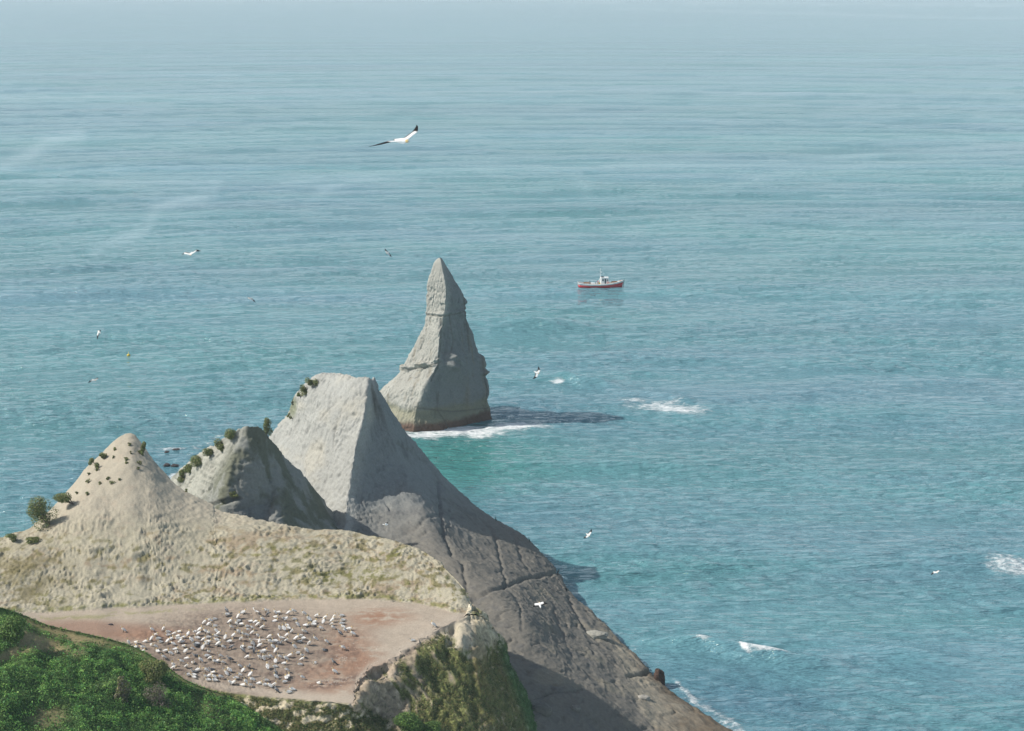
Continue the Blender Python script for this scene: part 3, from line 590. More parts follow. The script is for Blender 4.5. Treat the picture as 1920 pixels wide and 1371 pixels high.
# near green slope
st = [((-420, 1090, 45), (-420, 1500, 36)), ((-200, 1110, 40.5), (-200, 1500, 31)), ((-60, 1140, 37.5), (-60, 1500, 29)), ((0, 1150, 36.5), (0, 1500, 28.5)), ((50, 1166, 35.3), (50, 1500, 28)), ((100, 1184, 34), (110, 1500, 27)), ((180, 1200, 33), (190, 1500, 25.5)), ((250, 1220, 31.8), (260, 1500, 24)), ((300, 1246, 30.5), (320, 1500, 23)), ((350, 1281, 28.7), (375, 1500, 22)), ((425, 1308, 27), (440, 1500, 20.5)), ((470, 1332, 26), (500, 1500, 19)), ((520, 1365, 24.3), (550, 1500, 18)), ((570, 1400, 22), (600, 1500, 17)), ((640, 1450, 18), (660, 1520, 14))]
G = crest_net(st, .035, back=((2.5, -2.5), (16, None))); G = resample(G, 420, 0); G = resample(G, 300, 1, wts=[.1, .3] + [1] * 6); G = orient(G)
def disp_green(G, n):
    P = G.reshape(-1, 3); px, py = project(P)
    d = .8 * fbm(P, (5, 5, 5), 3, 300) + .35 * fbm(P, (1.7, 1.7, 1.7), 3, 301)
    edge = sstep(0, 30, py - np.interp(px, [0, 100, 250, 350, 430, 560], [1150, 1184, 1220, 1281, 1308, 1390]))
    d = d * (.12 + .88 * edge) - .25 * (1 - edge)
    d -= 1.3 * blob(px, py, 75, 1345, 50, 30, .8, 20) + .7 * blob(px, py, 95, 1225, 20, 26, .8) + .8 * blob(px, py, 15, 1235, 30, 12, .8, -25)
    d += .5 * blob(px, py, 25, 1180, 32, 20, .6)
    return d
def col_green(G, n):
    P = G.reshape(-1, 3); px, py = project(P); f = fbm(P, (2.5, 2.5, 2.5), 4, 310)
    c = np.tile(np.array([.045, .085, .025]), (len(P), 1)) * (1 + .6 * f)[:, None]
    bare = BARE(P, px, py)
    c = mix(c, (.27, .22, .12), .9 * bare)
    return c
def BARE(P, px, py):
    f = fbm(P, (1.8, 1.8, 1.8), 3, 311)
    cy = np.interp(px, [0, 100, 250, 350, 430, 560], [1150, 1184, 1220, 1281, 1308, 1390])
    b = (.9 * sstep(30, 60, px) * (1 - sstep(190, 240, px)) + .35 * sstep(200, 260, px) * (px < 420)) * np.exp(-((py - cy) / 9) ** 2) + blob(px, py, 70, 1205, 62, 16, .5, 18) + blob(px, py, 20, 1228, 46, 10, .6, -25) + .8 * blob(px, py, 90, 1350, 34, 26, .6) + .55 * blob(px, py, 145, 1215, 16, 22, .6, -30) + .5 * blob(px, py, 390, 1330, 50, 20, .7, 35)
    return np.clip(b, 0, 1) * sstep(-.25, .15, f + .15 + .2 * (b > .8))
finish('grassy_slope', G, disp_green, col_green, M_TURF, kind='structure', label='near slope covered with green leafy plants')

# ------------------------------------------------------------------ surface lookup
def hit(name, px, py):
    G, n, X, Y = TERR[name]; d = (X - px) ** 2 + (Y - py) ** 2
    front = G[..., 1] - (d < 9) * 1000
    ok = d < max(9, d.min() + .5)
    i = np.argmin(np.where(ok, G[..., 1], 1e9)); i = np.unravel_index(i, d.shape)
    return G[i].copy(), n[i].copy()

# ------------------------------------------------------------------ leaf clouds
def leaf_quads(C, N, size, cols, asp=1.6):
    k = len(C); N = N / (np.linalg.norm(N, axis=1, keepdims=True) + 1e-9)
    t = rng.normal(size=(k, 3)); t -= (t * N).sum(1, keepdims=True) * N; t /= np.linalg.norm(t, axis=1, keepdims=True)
    b = np.cross(N, t); s = size[:, None]
    v = np.stack([C - t * s * asp * .5, C - b * s * .42 + N * s * .12, C + t * s * asp * .5, C + b * s * .42 + N * s * .12], 1)
    return v.reshape(-1, 3), np.arange(4 * k).reshape(-1, 4), np.repeat(cols, 4, 0)
def leaf_object(name, C, N, size, cols, **kw):
    V, Q, c = leaf_quads(C, N, size, cols); o0 = kw.pop('origin', None)
    me = mesh_np(name, V - (0 if o0 is None else o0), Q, c, smooth=False)
    return link_obj(name, me, M_LEAF, **kw)
def palette(k, cols, wts=None, jit=.25):
    cols = np.array(cols, float); i = rng.choice(len(cols), k, p=wts); return cols[i] * (1 + rng.uniform(-jit, jit, (k, 1)))
LEAFG = [(.085, .205, .035), (.05, .14, .03), (.13, .27, .05), (.07, .20, .06), (.19, .30, .07)]
def cover():
    G, n, X, Y = TERR['grassy_slope']; P = G.reshape(-1, 3); Nn = n.reshape(-1, 3); px, py = X.ravel(), Y.ravel()
    vis = (px > -60) & (px < 660) & (py < 1440) & (Nn[:, 2] > 0) & (P[:, 1] < 243)
    bare = BARE(P, px, py)
    dens = vis * (1 - .93 * bare); w_ = dens / dens.sum(); k = 125000
    i = rng.choice(len(P), k, p=w_)
    C = P[i] + rng.normal(0, .08, (k, 3)); f = fbm(C, (1.5, 1.5, 1.5), 3, 320); f2 = fbm(C, (4.5, 4.5, 4.5), 2, 321)
    C[:, 2] += (np.abs(rng.normal(0, .16, k)) * (1 + 1.6 * np.clip(f, 0, 1)) + .7 * np.clip(f * 1.8, 0, 1)) * sstep(-2, 24, py[i] - np.interp(px[i], [0, 100, 250, 350, 430, 560], [1150, 1184, 1220, 1281, 1308, 1390]))
    N = Nn[i] * .5 + rng.normal(0, .55, (k, 3)) + [0, 0, .4]
    c = palette(k, LEAFG); c = mix(c, (.10, .12, .04), .45 * sstep(.15, .4, f2)); c = c * np.clip(1.05 + 1.5 * f + .5 * f2, .35, 2.2)[:, None]  # taller clumps lighter, hollows darker: highlight and shade painted into the leaves
    c = mix(c, (.20, .30, .08), .35 * sstep(.15, .4, f)); c = mix(c, (.05,.12,.03), .4 * sstep(0, .3, -f2))
    leaf_object('ground_cover', C, N, rng.uniform(.07, .17, k) * (1 + .6 * (rng.random(k) < .15)), c * 1.05, kind='stuff', label='dense green leafy plants covering the near slope', cat='ground cover')
    # mossy tufts hanging on the flank and below the terrace
    G, n, X, Y = TERR['headland']; P = G.reshape(-1, 3); Nn = n.reshape(-1, 3); px, py = X.ravel(), Y.ravel()
    _, _, hill, flat, low, by, ey = regions(P)
    f = fbm(P, (1.6, 1.8, .9), 4, 241); f1 = fbm(P, (5, 5, 4), 4, 240)
    pale = sstep(.0, .28, f + .35 * f1 + .75 * blob(px, py, 892, 1190, 48, 44, .5, -15) + .30 * blob(px, py, 720, 1262, 50, 26, .6) + .25 * blob(px, py, 560, 1335, 130, 26, .7) - .12 - .3 * blob(px, py, 830, 1300, 90, 70, .5))
    gl = fbm(np.stack([(px - .5 * (py - 1200)) / 24.0 + 1.2 * fbm(P, (5, 5, 5), 2, 237), py / 70.0, P[:, 2] * 0], -1), (1, 1, 1), 3, 230)
    pale = np.maximum(pale, sstep(.05, .3, gl + .35 * blob(px, py, 720, 1300, 60, 60, .6, 40)) * (px > 660) * (px < 900))
    w_ = low * (1 - .97 * pale) * (px > 340) * (px < 1040) * (py < 1400) * (P[:, 1] < 275) * sstep(2, 14, py - ey) * np.where((px > 840), sstep(1185, 1225, py), 1)
    w_ = w_ + hill * .035 * sstep(.16, .36, f + .5 * f1) * (py > 990)
    w_ /= w_.sum(); k = 80000; i = rng.choice(len(P), k, p=w_)
    C = P[i] + rng.normal(0, .06, (k, 3)) + Nn[i] * np.abs(rng.normal(0, .07, (k, 1)))
    N = Nn[i] + rng.normal(0, .6, (k, 3)) + [0, -.1, .2]
    c = palette(k, [(.15, .17, .05), (.10, .135, .04), (.21, .195, .075), (.06, .10, .03), (.23, .185, .09)]); xx, yy = px[i], py[i]
    c = mix(c, (.045, .115, .035), .7 * sstep(-6, 14, (xx - np.interp(yy, [1150, 1200, 1250, 1300, 1371, 1420], [918, 928, 940, 962, 985, 1000]))))
    leaf_object('moss_and_grass', C, N, rng.uniform(.07, .19, k), c, kind='stuff', label='olive moss and short grass on the cliff below the terrace', cat='moss')
cover()

def tube(bm_v, bm_q, a, b, r0, r1, k=5):
    a, b = np.array(a, float), np.array(b, float); d = b - a; d /= np.linalg.norm(d) + 1e-9
    u = np.cross(d, [.3, .7, .2]); u /= np.linalg.norm(u); v = np.cross(d, u); i0 = len(bm_v)
    for p, r in ((a, r0), (b, r1)):
        for j in range(k):
            t = 2 * math.pi * j / k; bm_v.append(p + (u * math.cos(t) + v * math.sin(t)) * r)
    for j in range(k): bm_q.append([i0 + j, i0 + (j + 1) % k, i0 + k + (j + 1) % k, i0 + k + j])
def shrub(where, cx, cy, wpx, hpx, ax, ay, label, pal, k=900, leaf=.13, group=None, name='shrub', dead=False, depth=.8, cat='shrub'):
    base, nn = hit(where, ax, ay); D = base[1]; s = F / D
    ctr = Pd(cx, cy, D + .3); W, H = wpx / s / 2, hpx / s / 2
    root = link_obj(name, None, label=label, cat=cat, group=group); root.location = base
    # several lobes
    nl = max(3, int(4 + W * 3)); lob = []
    for q in range(nl):
        v = rng.normal(size=3); v /= np.linalg.norm(v); lob.append((ctr + (base - ctr) * (.55 if q % 3 == 0 else 0) + v * np.array([W, W * depth, H]) * rng.uniform(.25, .6), rng.uniform(.42, .62)))
    Cs, Ns = [], []
    for c0, r in lob:
        m = int(k * 1.7) // nl; v = rng.normal(size=(m, 3)); v /= np.linalg.norm(v, axis=1, keepdims=True)
        rr = rng.uniform(.55, 1.05, (m, 1)) ** .6
        Cs.append(c0 + v * rr * np.array([W, W * depth, H]) * r); Ns.append(v + rng.normal(0, .5, (m, 3)) + [0, 0, .3])
    C = np.concatenate(Cs); N = np.concatenate(Ns)
    c = palette(len(C), pal, jit=.3) * (1 + .5 * fbm(C, (.5, .5, .5), 2, 400))[:, None]
    V, Q, cc = leaf_quads(C, N, rng.uniform(.7, 1.6, len(C)) * leaf, c)
    link_obj('twigs' if dead else 'foliage', mesh_np('foliage', V - base, Q, cc, smooth=False), M_LEAF, parent=root)
    bv, bq = [], []
    b0 = np.zeros(3)
    for c0, r in lob:
        e = c0 - base; mid = e * .5 + rng.normal(0, .08, 3)
        tube(bv, bq, b0 - [0, 0, .15], mid, .05 + .02 * W, .03 + .01 * W); tube(bv, bq, mid, e, .03 + .01 * W, .012)
    if dead:
        for q in range(60):
            c0, r = lob[q % len(lob)]; v = rng.normal(size=3); v /= np.linalg.norm(v); e = c0 - base
            tube(bv, bq, e + v * .05, e + v * np.array([W, W * depth, H]) * r * rng.uniform(.8, 1.3), .018, .006, 3)
    link_obj('branches', mesh_np('branches', bv, bq), M_TWIG, parent=root)
    return root
DG = [(.15, .20, .06), (.10, .145, .045), (.22, .25, .08), (.27, .25, .11)]
YG = [(.22, .25, .07), (.14, .18, .055), (.29, .27, .11), (.10, .13, .045)]
BG = [(.13, .22, .045), (.09, .17, .04), (.17, .25, .06), (.06, .13, .03)]
DD = [(.20, .16, .135), (.26, .21, .18), (.14, .11, .09), (.16, .17, .07)]
H = 'headland'
shrub(H, 72, 954, 62, 54, 92, 982, 'largest dark green bush on the left edge of the tan hill, over the sea', DG, 2600)
shrub(H, 118, 930, 44, 24, 138, 944, 'low flat dark bush just above the largest bush on the hill edge', DG, 1200)
shrub(H, 20, 1004, 26, 14, 32, 1013, 'small dark green bush at the far left edge of the tan hill', DG, 600)
shrub(H, 60, 1010, 34, 12, 62, 1014, 'low yellowish tussock beside the far left bush', YG, 500, cat='grass tussock', name='grass_tussock')
shrub(H, 271, 838, 13, 26, 266, 850, 'narrow dark bush on the right shoulder of the tan hill summit', DG, 500)
shrub(H, 172, 866, 16, 16, 184, 876, 'small bush sticking out of the left edge of the tan hill, lower of two', DG, 400)
shrub(H, 192, 853, 18, 10, 197, 858, 'small bush on the left edge of the tan hill, upper of two', YG, 350)
def second(*a, **k): return shrub('second', *a, **k)
for i, (x, y, w_, h_, l) in enumerate([(432, 812, 32, 24, 'topmost'), (410, 832, 30, 20, 'second from the top'), (389, 847, 28, 18, 'third from the top'), (367, 862, 34, 20, 'fourth from the top'), (351, 876, 24, 18, 'fifth from the top'), (338, 889, 22, 20, 'lowest')]):
    second(x, y, w_, h_, x + 4, y + 9, 'dark bush on the left edge of the mossy peak, ' + l, DG, 900, group='bushes along the left edge of the mossy peak')
second(502, 794, 24, 34, 503, 822, 'upright bush standing in the gap between the mossy peak and the tallest peak', YG, 1000)
second(437, 925, 24, 12, 436, 932, 'yellow green tuft on the small ledge of the mossy peak', YG, 500)

def central(*a, **k): return shrub('central', *a, **k)
central(581, 714, 20, 24, 590, 722, 'highest bush beside the flat top of the tallest peak', DG, 700)
central(566, 730, 22, 20, 572, 738, 'bush just below the highest one on the upper left edge of the tallest peak', YG, 600)
central(558, 739, 10, 10, 562, 744, 'smallest bush at the upper left shoulder of the tallest peak', DG, 200)
central(541, 779, 9, 11, 546, 784, 'lone small bush halfway down the left edge of the tallest peak', DG, 200)
TL = ['topmost scrub tuft on the tan peak, just under its summit', 'upper left scrub tuft near the left edge of the tan peak', 'tuft below the upper left one on the tan peak', 'tiny tuft right below the topmost tuft of the tan peak', 'scrub tuft nearest the narrow bush on the right shoulder of the tan peak', 'wide flat scrub tuft in the centre of the tan peak', 'large scrub tuft right of centre on the tan peak', 'tuft just below the large right one on the tan peak', 'small tuft below the wide central one on the tan peak', 'tuft beside the lower edge bush at the left of the tan peak', 'small tuft on the left face of the tan peak, above the lower row', 'lowest left tuft of the row across the tan peak', 'second tuft from the left in the lower row of the tan peak', 'largest dark tuft at the middle of the lower row of the tan peak', 'faint tuft just above the lower row, left of its largest tuft', 'faint tuft right of the largest one in the lower row', 'pale tuft at the left edge, level with the central tufts', 'small tuft at the foot of the tan peak, left of two', 'small tuft at the foot of the tan peak, right of two', 'dark tuft on the right shoulder where tan hill meets mossy peak']
for i, (x, y, w_) in enumerate([(243, 832, 8), (214, 841, 7), (213, 856, 6), (245, 847, 5), (262, 846, 7), (237, 859, 12), (262, 867, 13), (259, 877, 7), (238, 867, 7), (181, 875, 9), (166, 887, 7), (165, 901, 12), (187, 905, 9), (210, 904, 14), (202, 896, 10), (224, 898, 6), (182, 879, 9), (143, 923, 8), (163, 925, 10), (350, 918, 8)]):
    shrub(H, x, y, w_, w_ * .6, x, y + 2, TL[i], DG if i % 2 else YG, 90, leaf=.11, group='tufts of scrub on the tan peak', name='scrub_tuft', cat='scrub tuft')
g = 'grassy_slope'
shrub(g, 288, 1252, 66, 60, 288, 1275, 'rounded olive green bush in front of the birds, the largest on the near slope', YG, 3600)
shrub(g, 298, 1302, 62, 56, 300, 1318, 'dead grey brown bush of bare twigs just below the largest bush on the near slope', DD, 1800, leaf=.08, dead=True)
shrub(g, 227, 1290, 38, 58, 229, 1312, 'thin half bare bush left of the largest bush on the near slope', YG + DD, 1300)
shrub(g, 22, 1178, 76, 50, 22, 1190, 'bright green leafy clump at the left edge above the sandy patch', BG, 3600, leaf=.16)
shrub(H, 757, 1352, 78, 46, 757, 1366, 'bright green bush at the bottom edge below the terrace, larger of two', BG, 3600)
shrub(H, 812, 1362, 54, 30, 812, 1371, 'bright green bush at the bottom edge below the terrace, smaller right one', BG, 1800)

# ------------------------------------------------------------------ boulders and sea rocks
def boulder(name, P, size, col, label, seed, cat='rock', wet=False, flat=1):
    u = np.linspace(0, math.pi, 26)[:, None]; v = np.linspace(0, 2 * math.pi, 40, endpoint=False)[None, :]
    s_ = np.stack([np.sin(u) * np.cos(v), np.sin(u) * np.sin(v), np.cos(u) * np.ones_like(v)], -1).reshape(-1, 3)
    s_ = np.sign(s_) * np.abs(s_) ** .75
    r = 1 + .45 * fbm(s_ + seed, (.9, .9, .9), 4, seed) + .2 * fbm(s_ + seed, (.3, .3, .2), 3, seed)
    V = s_ * r[:, None] * np.array(size)
    c = np.tile(np.array(col), (len(V), 1)) * (1 + .35 * fbm(V, (.5, .5, .3), 3, seed))[:, None]
    me = mesh_np(name, V, grid_faces(26, 40, True), c)
    o = link_obj(name, me, M_ROCK, label=label, cat=cat); o.location = P
    return o
def on(where, x, y, dz=0, dn=0):
    p, n = hit(where, x, y); return p + n * dn + np.array([0, 0, dz])
boulder('boulder', on('headland', 450, 1327, -.1), (1.1, .8, .8), (.42, .37, .29), 'pale boulder half buried at the edge of the green slope below the colony', 3)
boulder('ledge_block', on('central', 1118, 1190, 0, .1), (2.0, 1.4, .75), (.30, .29, .25), 'grey block jutting from the long cliff high above the shadow edge', 5)
boulder('ledge_block', on('central', 1206, 1308, 0, 0), (1.1, .8, .6), (.33, .31, .27), 'small rounded pale block beside the shadow edge low on the long cliff', 6)
boulder('boulder', on('central', 1014, 1330, 0, 0), (1.6, 1.2, 1.0), (.17, .16, .14), 'dark rubble boulder at the foot of the long cliff beside the green flank', 7)
boulder('boulder', on('central', 1080, 1326, 0, 0), (.8, .6, .5), (.2, .19, .17), 'small dark knob low in the shaded cliff', 8)
boulder('sea_rock', Pz(1240, 1290, 0) + np.array([-.4, .5, .9]), (1.0, 1.0, 2.2), (.07, .045, .035), 'dark brown rock knob poking out at the waterline behind the long cliff', 9)
for i, (x, y, a, b_) in enumerate([(331, 844, 1.0, .4), (313, 848, .7, .25), (313, 872, .8, .3), (328, 873, .9, .3)]):
    boulder('sea_rock', Pz(x, y, -.1), (a, 1.0, b_), (.05, .04, .04), ['dark wet rock with a foam line, right of two behind the tan hill', 'dark wet rock left of the foam line behind the tan hill', 'tiny dark rock in the surf, left of the lower pair', 'tiny dark rock in the surf, right of the lower pair'][i], 12 + i)
boulder('stone', on('headland', 208, 1169, .05), (.35, .2, .12), (.06, .055, .06), 'small dark stone lying alone on the bare path left of the colony', 20)

# debris: feathers and shell bits on the dark patches
def debris():
    C = []
    for (cx, cy, rx, ry, k) in [(630, 1278, 46, 7, 130), (600, 1284, 30, 6, 50), (640, 1236, 16, 7, 40), (655, 1215, 18, 10, 22), (450, 1245, 90, 30, 60), (380, 1250, 60, 14, 50), (690, 1240, 30, 25, 22), (500, 1180, 120, 20, 24)]:
        for q in range(k):
            x, y = rng.normal(cx, rx * .5), rng.normal(cy, ry * .5); y -= (x - cx) * .16 if cy > 1270 else 0
            C.append((x, y))
    G, n, X, Y = TERR['headland']; m = (X > 300) & (X < 760) & (Y > 1120) & (Y < 1320); GX, GY, GP = X[m], Y[m], G[m]
    V = []; Q = []
    for x, y in C:
        p = GP[np.argmin((GX - x) ** 2 + (GY - y) ** 2)]; s_ = rng.uniform(.03, .07); a = rng.uniform(0, 3.14); i0 = len(V)
        for k_ in range(4):
            t = a + k_ * math.pi / 2; V.append(p + np.array([math.cos(t) * s_ * (1.6 if k_ % 2 else 1), math.sin(t) * s_, .03 + rng.uniform(0, .05)]))
        Q.append([i0, i0 + 1, i0 + 2, i0 + 3])
    me = mesh_np('feather_litter', V, Q, np.tile([.7, .68, .64], (len(V), 1)), smooth=False)
    link_obj('feather_litter', me, M_BIRD, kind='stuff', label='white feathers and droppings scattered over the dark nesting ground', cat='litter')
debris()

# ------------------------------------------------------------------ birds
WHITE = (.95, .94, .92); BUFF = (.74, .56, .27); BLACK = (.025, .024, .026); BILL = (.40, .46, .50); GREY = (.22, .23, .25)
class Loft:
    def __init__(s): s.V = []; s.Q = []; s.C = []
    def add(s, pts, cols, k=8, flat=None):
        pts = [np.array(p[:3], float) for p in pts], [p[3] for p in pts], [p[4] if len(p) > 4 else p[3] for p in pts]
        P, R1, R2 = pts; i0 = len(s.V); n = len(P)
        for i in range(n):
            d = P[min(i + 1, n - 1)] - P[max(i - 1, 0)]; d = d / (np.linalg.norm(d) + 1e-9)
            u = np.cross(d, [0, 1, 0]) if flat is None else np.cross(d, flat); u /= np.linalg.norm(u) + 1e-9; v = np.cross(d, u)
            for j in range(k):
                t = 2 * math.pi * j / k; s.V.append(P[i] + u * math.cos(t) * R1[i] + v * math.sin(t) * R2[i]); s.C.append(cols[i])
        for i in range(n - 1):
            for j in range(k): s.Q.append([i0 + i * k + j, i0 + i * k + (j + 1) % k, i0 + (i + 1) * k + (j + 1) % k, i0 + (i + 1) * k + j])
        for e in (0, n - 1):
            c = len(s.V); s.V.append(P[e].copy()); s.C.append(cols[e])
            for j in range(0, k, 2): s.Q.append([c, i0 + e * k + j, i0 + e * k + (j + 1) % k, i0 + e * k + (j + 2) % k])
    def mesh(s, name): return mesh_np(name, s.V, s.Q, s.C)
def ground_bird(pose, grey=False, scale=1.0):
    W = WHITE if not grey else (.50, .50, .50); HD = BUFF if not grey else (.45, .45, .44); L = Loft()
    back = WHITE if not grey else GREY
    if pose == 'U':
        sp = [(-.40, 0, .13, .02, .05), (-.28, 0, .21, .05, .08), (-.12, 0, .31, .115, .115), (.02, 0, .42, .135, .13), (.12, 0, .53, .10, .10), (.16, 0, .63, .06, .06), (.17, 0, .71, .055, .055), (.20, 0, .77, .056, .055), (.27, 0, .77, .035, .035), (.33, 0, .755, .017, .017), (.40, 0, .74, .005, .005)]
        wing = [(.06, .50), (-.10, .38), (-.28, .24), (-.46, .12)]
    elif pose == 'T':
        sp = [(-.30, 0, .06, .02, .05), (-.21, 0, .17, .05, .08), (-.08, 0, .31, .11, .11), (.0, 0, .45, .125, .125), (.06, 0, .58, .09, .09), (.08, 0, .70, .052, .052), (.085, 0, .80, .048, .048), (.10, 0, .88, .05, .05), (.13, 0, .95, .03, .03), (.16, 0, 1.0, .015, .015), (.19, 0, 1.06, .004, .004)]
        wing = [(.0, .54), (-.10, .38), (-.22, .20), (-.34, .05)]
    elif pose == 'S':
        sp = [(-.48, 0, .17, .02, .05), (-.34, 0, .18, .05, .08), (-.16, 0, .18, .12, .13), (.02, 0, .20, .14, .14), (.15, 0, .26, .105, .105), (.21, 0, .36, .058, .058), (.22, 0, .44, .053, .053), (.26, 0, .50, .054, .054), (.33, 0, .495, .033, .033), (.39, 0, .48, .016, .016), (.46, 0, .465, .005, .005)]
        wing = [(.08, .30), (-.12, .26), (-.34, .22), (-.56, .19)]
    elif pose == 'P':
        sp = [(-.38, 0, .14, .02, .05), (-.26, 0, .22, .05, .08), (-.12, 0, .32, .12, .12), (.02, 0, .40, .14, .14), (.14, 0, .50, .10, .10), (.20, 0, .57, .06, .06), (.27, 0, .58, .055, .055), (.33, 0, .53, .055, .055), (.34, 0, .46, .033, .033), (.31, 0, .39, .016, .016), (.27, 0, .34, .005, .005)]
        wing = [(.04, .50), (-.12, .40), (-.30, .26), (-.46, .15)]
    elif pose == 'W':
        sp = [(-.38, 0, .13, .02, .05), (-.26, 0, .21, .05, .08), (-.10, 0, .31, .115, .115), (.02, 0, .40, .13, .13), (.12, 0, .52, .09, .09), (.15, 0, .66, .055, .055), (.16, 0, .78, .05, .05), (.19, 0, .85, .052, .052), (.24, 0, .89, .033, .033), (.29, 0, .92, .016, .016), (.35, 0, .96, .005, .005)]
        wing = None
    cols = [BLACK if i == 0 and not grey else W for i in range(len(sp))]
    for i in (6, 7): cols[i] = HD
    cols[5] = tuple((a + b) / 2 for a, b in zip(W, HD))
    for i in (8, 9, 10): cols[i] = BILL
    L.add(sp, cols)
    if wing:
        for sgn in (1, -1):
            pts = [(x, sgn * (.10 if i < 2 else .055 - .02 * (i - 2)), z, r1, r2) for i, ((x, z), r1, r2) in enumerate(zip(wing, (.075, .095, .055, .008), (.05, .055, .035, .006)))]
            L.add(pts, [back, back, back if not grey else (.10, .10, .11), BLACK], k=6)
    else:
        for sgn in (1, -1):
            pts = [(.06, sgn * .08, .46, .10, .03), (.04, sgn * .30, .56, .10, .022), (-.02, sgn * .52, .58, .085, .018), (-.14, sgn * .74, .52, .055, .012), (-.28, sgn * .92, .44, .012, .006)]
            L.add(pts, [back, back, back, BLACK, BLACK], k=6, flat=(0, 0, 1))
    for sgn in (1, -1): L.add([(-.02, sgn * .05, .30 if pose != 'S' else .1, .022, .022), (.0, sgn * .05, .02, .016, .016), (.10, sgn * .07, .005, .02, .012)], [BLACK] * 3, k=4)
    V = np.array(L.V) * scale; V[:, 1] *= 1.35; V[:, 0] *= 1.08; L.V = list(V)
    me_ = L.mesh('gannet'); me_.materials.append(M_BIRD); return me_
BM = {(p, g_): ground_bird(p, g_, 1.2) for p in 'UTSPW' for g_ in (False, True)}
RAW = []
def T(ox, oy, lst):
    for x, y, c in lst: RAW.append((ox + x / 16, oy + y / 16, c))
T(220, 1150, [(190,575,'Ul'),(1030,550,'Ul'),(1410,540,'Tr'),(1490,600,'Sl'),(1520,700,'Sl'),(1700,680,'Ur'),(1860,590,'Sr'),(1830,720,'Sr'),(320,945,'Tl'),(590,920,'Sr'),(860,880,'Sr'),(1050,840,'Tr'),(1200,810,'Sl'),(1180,710,'Pr'),(1260,910,'Sl'),(570,1040,'Sl'),(770,1080,'Pl'),(1150,1060,'Ul'),(1040,990,'Sr'),(1210,1190,'Sl'),(780,1220,'Ur'),(1540,890,'Ur'),(1640,790,'Sr'),(1800,810,'Sl'),(1680,990,'Pl'),(1910,910,'Ur'),(1770,1105,'Sr'),(1490,1160,'Sr'),(1600,1270,'Ul'),(1770,1215,'Sr')])
T(340, 1130, [(690,665,'Tr'),(860,600,'Pl'),(830,710,'Pr'),(970,550,'Sl'),(1340,400,'Sl'),(1375,300,'gUl'),(1730,480,'Tr'),(1870,315,'Sr'),(1460,640,'Ur'),(1640,715,'Tl'),(1690,600,'Sl'),(1840,680,'Sr'),(1490,800,'Ul'),(1000,750,'Sl'),(545,860,'Ur'),(720,940,'Ul'),(815,990,'Ur'),(540,990,'Ur'),(410,920,'Sl'),(230,1000,'Ur'),(1040,910,'Ul'),(1140,985,'Ur'),(1700,940,'Tl'),(1570,1060,'Ur'),(90,1075,'Sr'),(460,1085,'Sl'),(280,1180,'Pl'),(790,1070,'Sl'),(680,1170,'Ur'),(820,1220,'Sr'),(1020,1090,'Pl'),(1060,1200,'Pl'),(1340,1110,'Tr'),(1460,1210,'Sr'),(1790,1160,'Tr'),(1890,1020,'Ul'),(20,1210,'Sl'),(440,1280,'Sl'),(1120,1280,'Sr'),(755,1280,'Ul')])
T(460, 1130, [(310,330,'Wl'),(590,290,'Pl'),(890,360,'Tl'),(1010,345,'Sr'),(690,420,'gTr'),(1320,380,'Ur'),(1430,320,'Pl'),(1760,380,'Ul'),(940,480,'Sr'),(1140,530,'Ul'),(1230,545,'Pr'),(1460,540,'Sl'),(510,560,'Ul'),(900,600,'Sr'),(310,650,'Pr'),(170,600,'Sr'),(210,840,'Tl'),(400,740,'Ur'),(530,820,'Ur'),(40,740,'Sl'),(50,890,'Pl'),(1160,850,'Ul'),(1020,830,'Tl'),(1250,700,'Sl'),(1290,790,'Sl'),(1560,740,'Ul'),(1420,930,'Tr'),(1840,720,'Sr'),(1900,550,'Ul'),(230,970,'Ur'),(370,1060,'Tl'),(740,1090,'Pr'),(1060,1130,'Wl'),(1270,1020,'Ur'),(1780,950,'Ul'),(1630,1040,'Sl'),(1530,1130,'Ur'),(1750,1110,'Sl'),(160,1190,'Ul'),(430,1220,'Wr'),(730,1250,'Pl'),(870,1200,'Sl'),(1260,1190,'Ur'),(30,1050,'Ul'),(1040,1270,'gSr'),(200,1280,'Ul'),(1630,1200,'gSr')])
T(560, 1150, [(310,235,'Ul'),(560,150,'Pr'),(490,290,'Sr'),(810,200,'Ur'),(750,310,'Ur'),(1080,160,'Tr'),(1030,270,'Ur'),(1010,375,'Ur'),(1270,110,'Sl'),(1300,240,'Sl'),(1260,340,'Sl'),(250,390,'Sr'),(450,385,'Sl'),(660,500,'Pl'),(1010,500,'Ul'),(1320,480,'Pl'),(1370,580,'Ul'),(1250,670,'gUl'),(1540,510,'Sr'),(1630,680,'Ul'),(170,610,'Ul'),(480,830,'Ul'),(810,910,'Ul'),(330,980,'Tr'),(230,1180,'Tl'),(1330,1100,'Pl'),(770,1150,'gSl')])
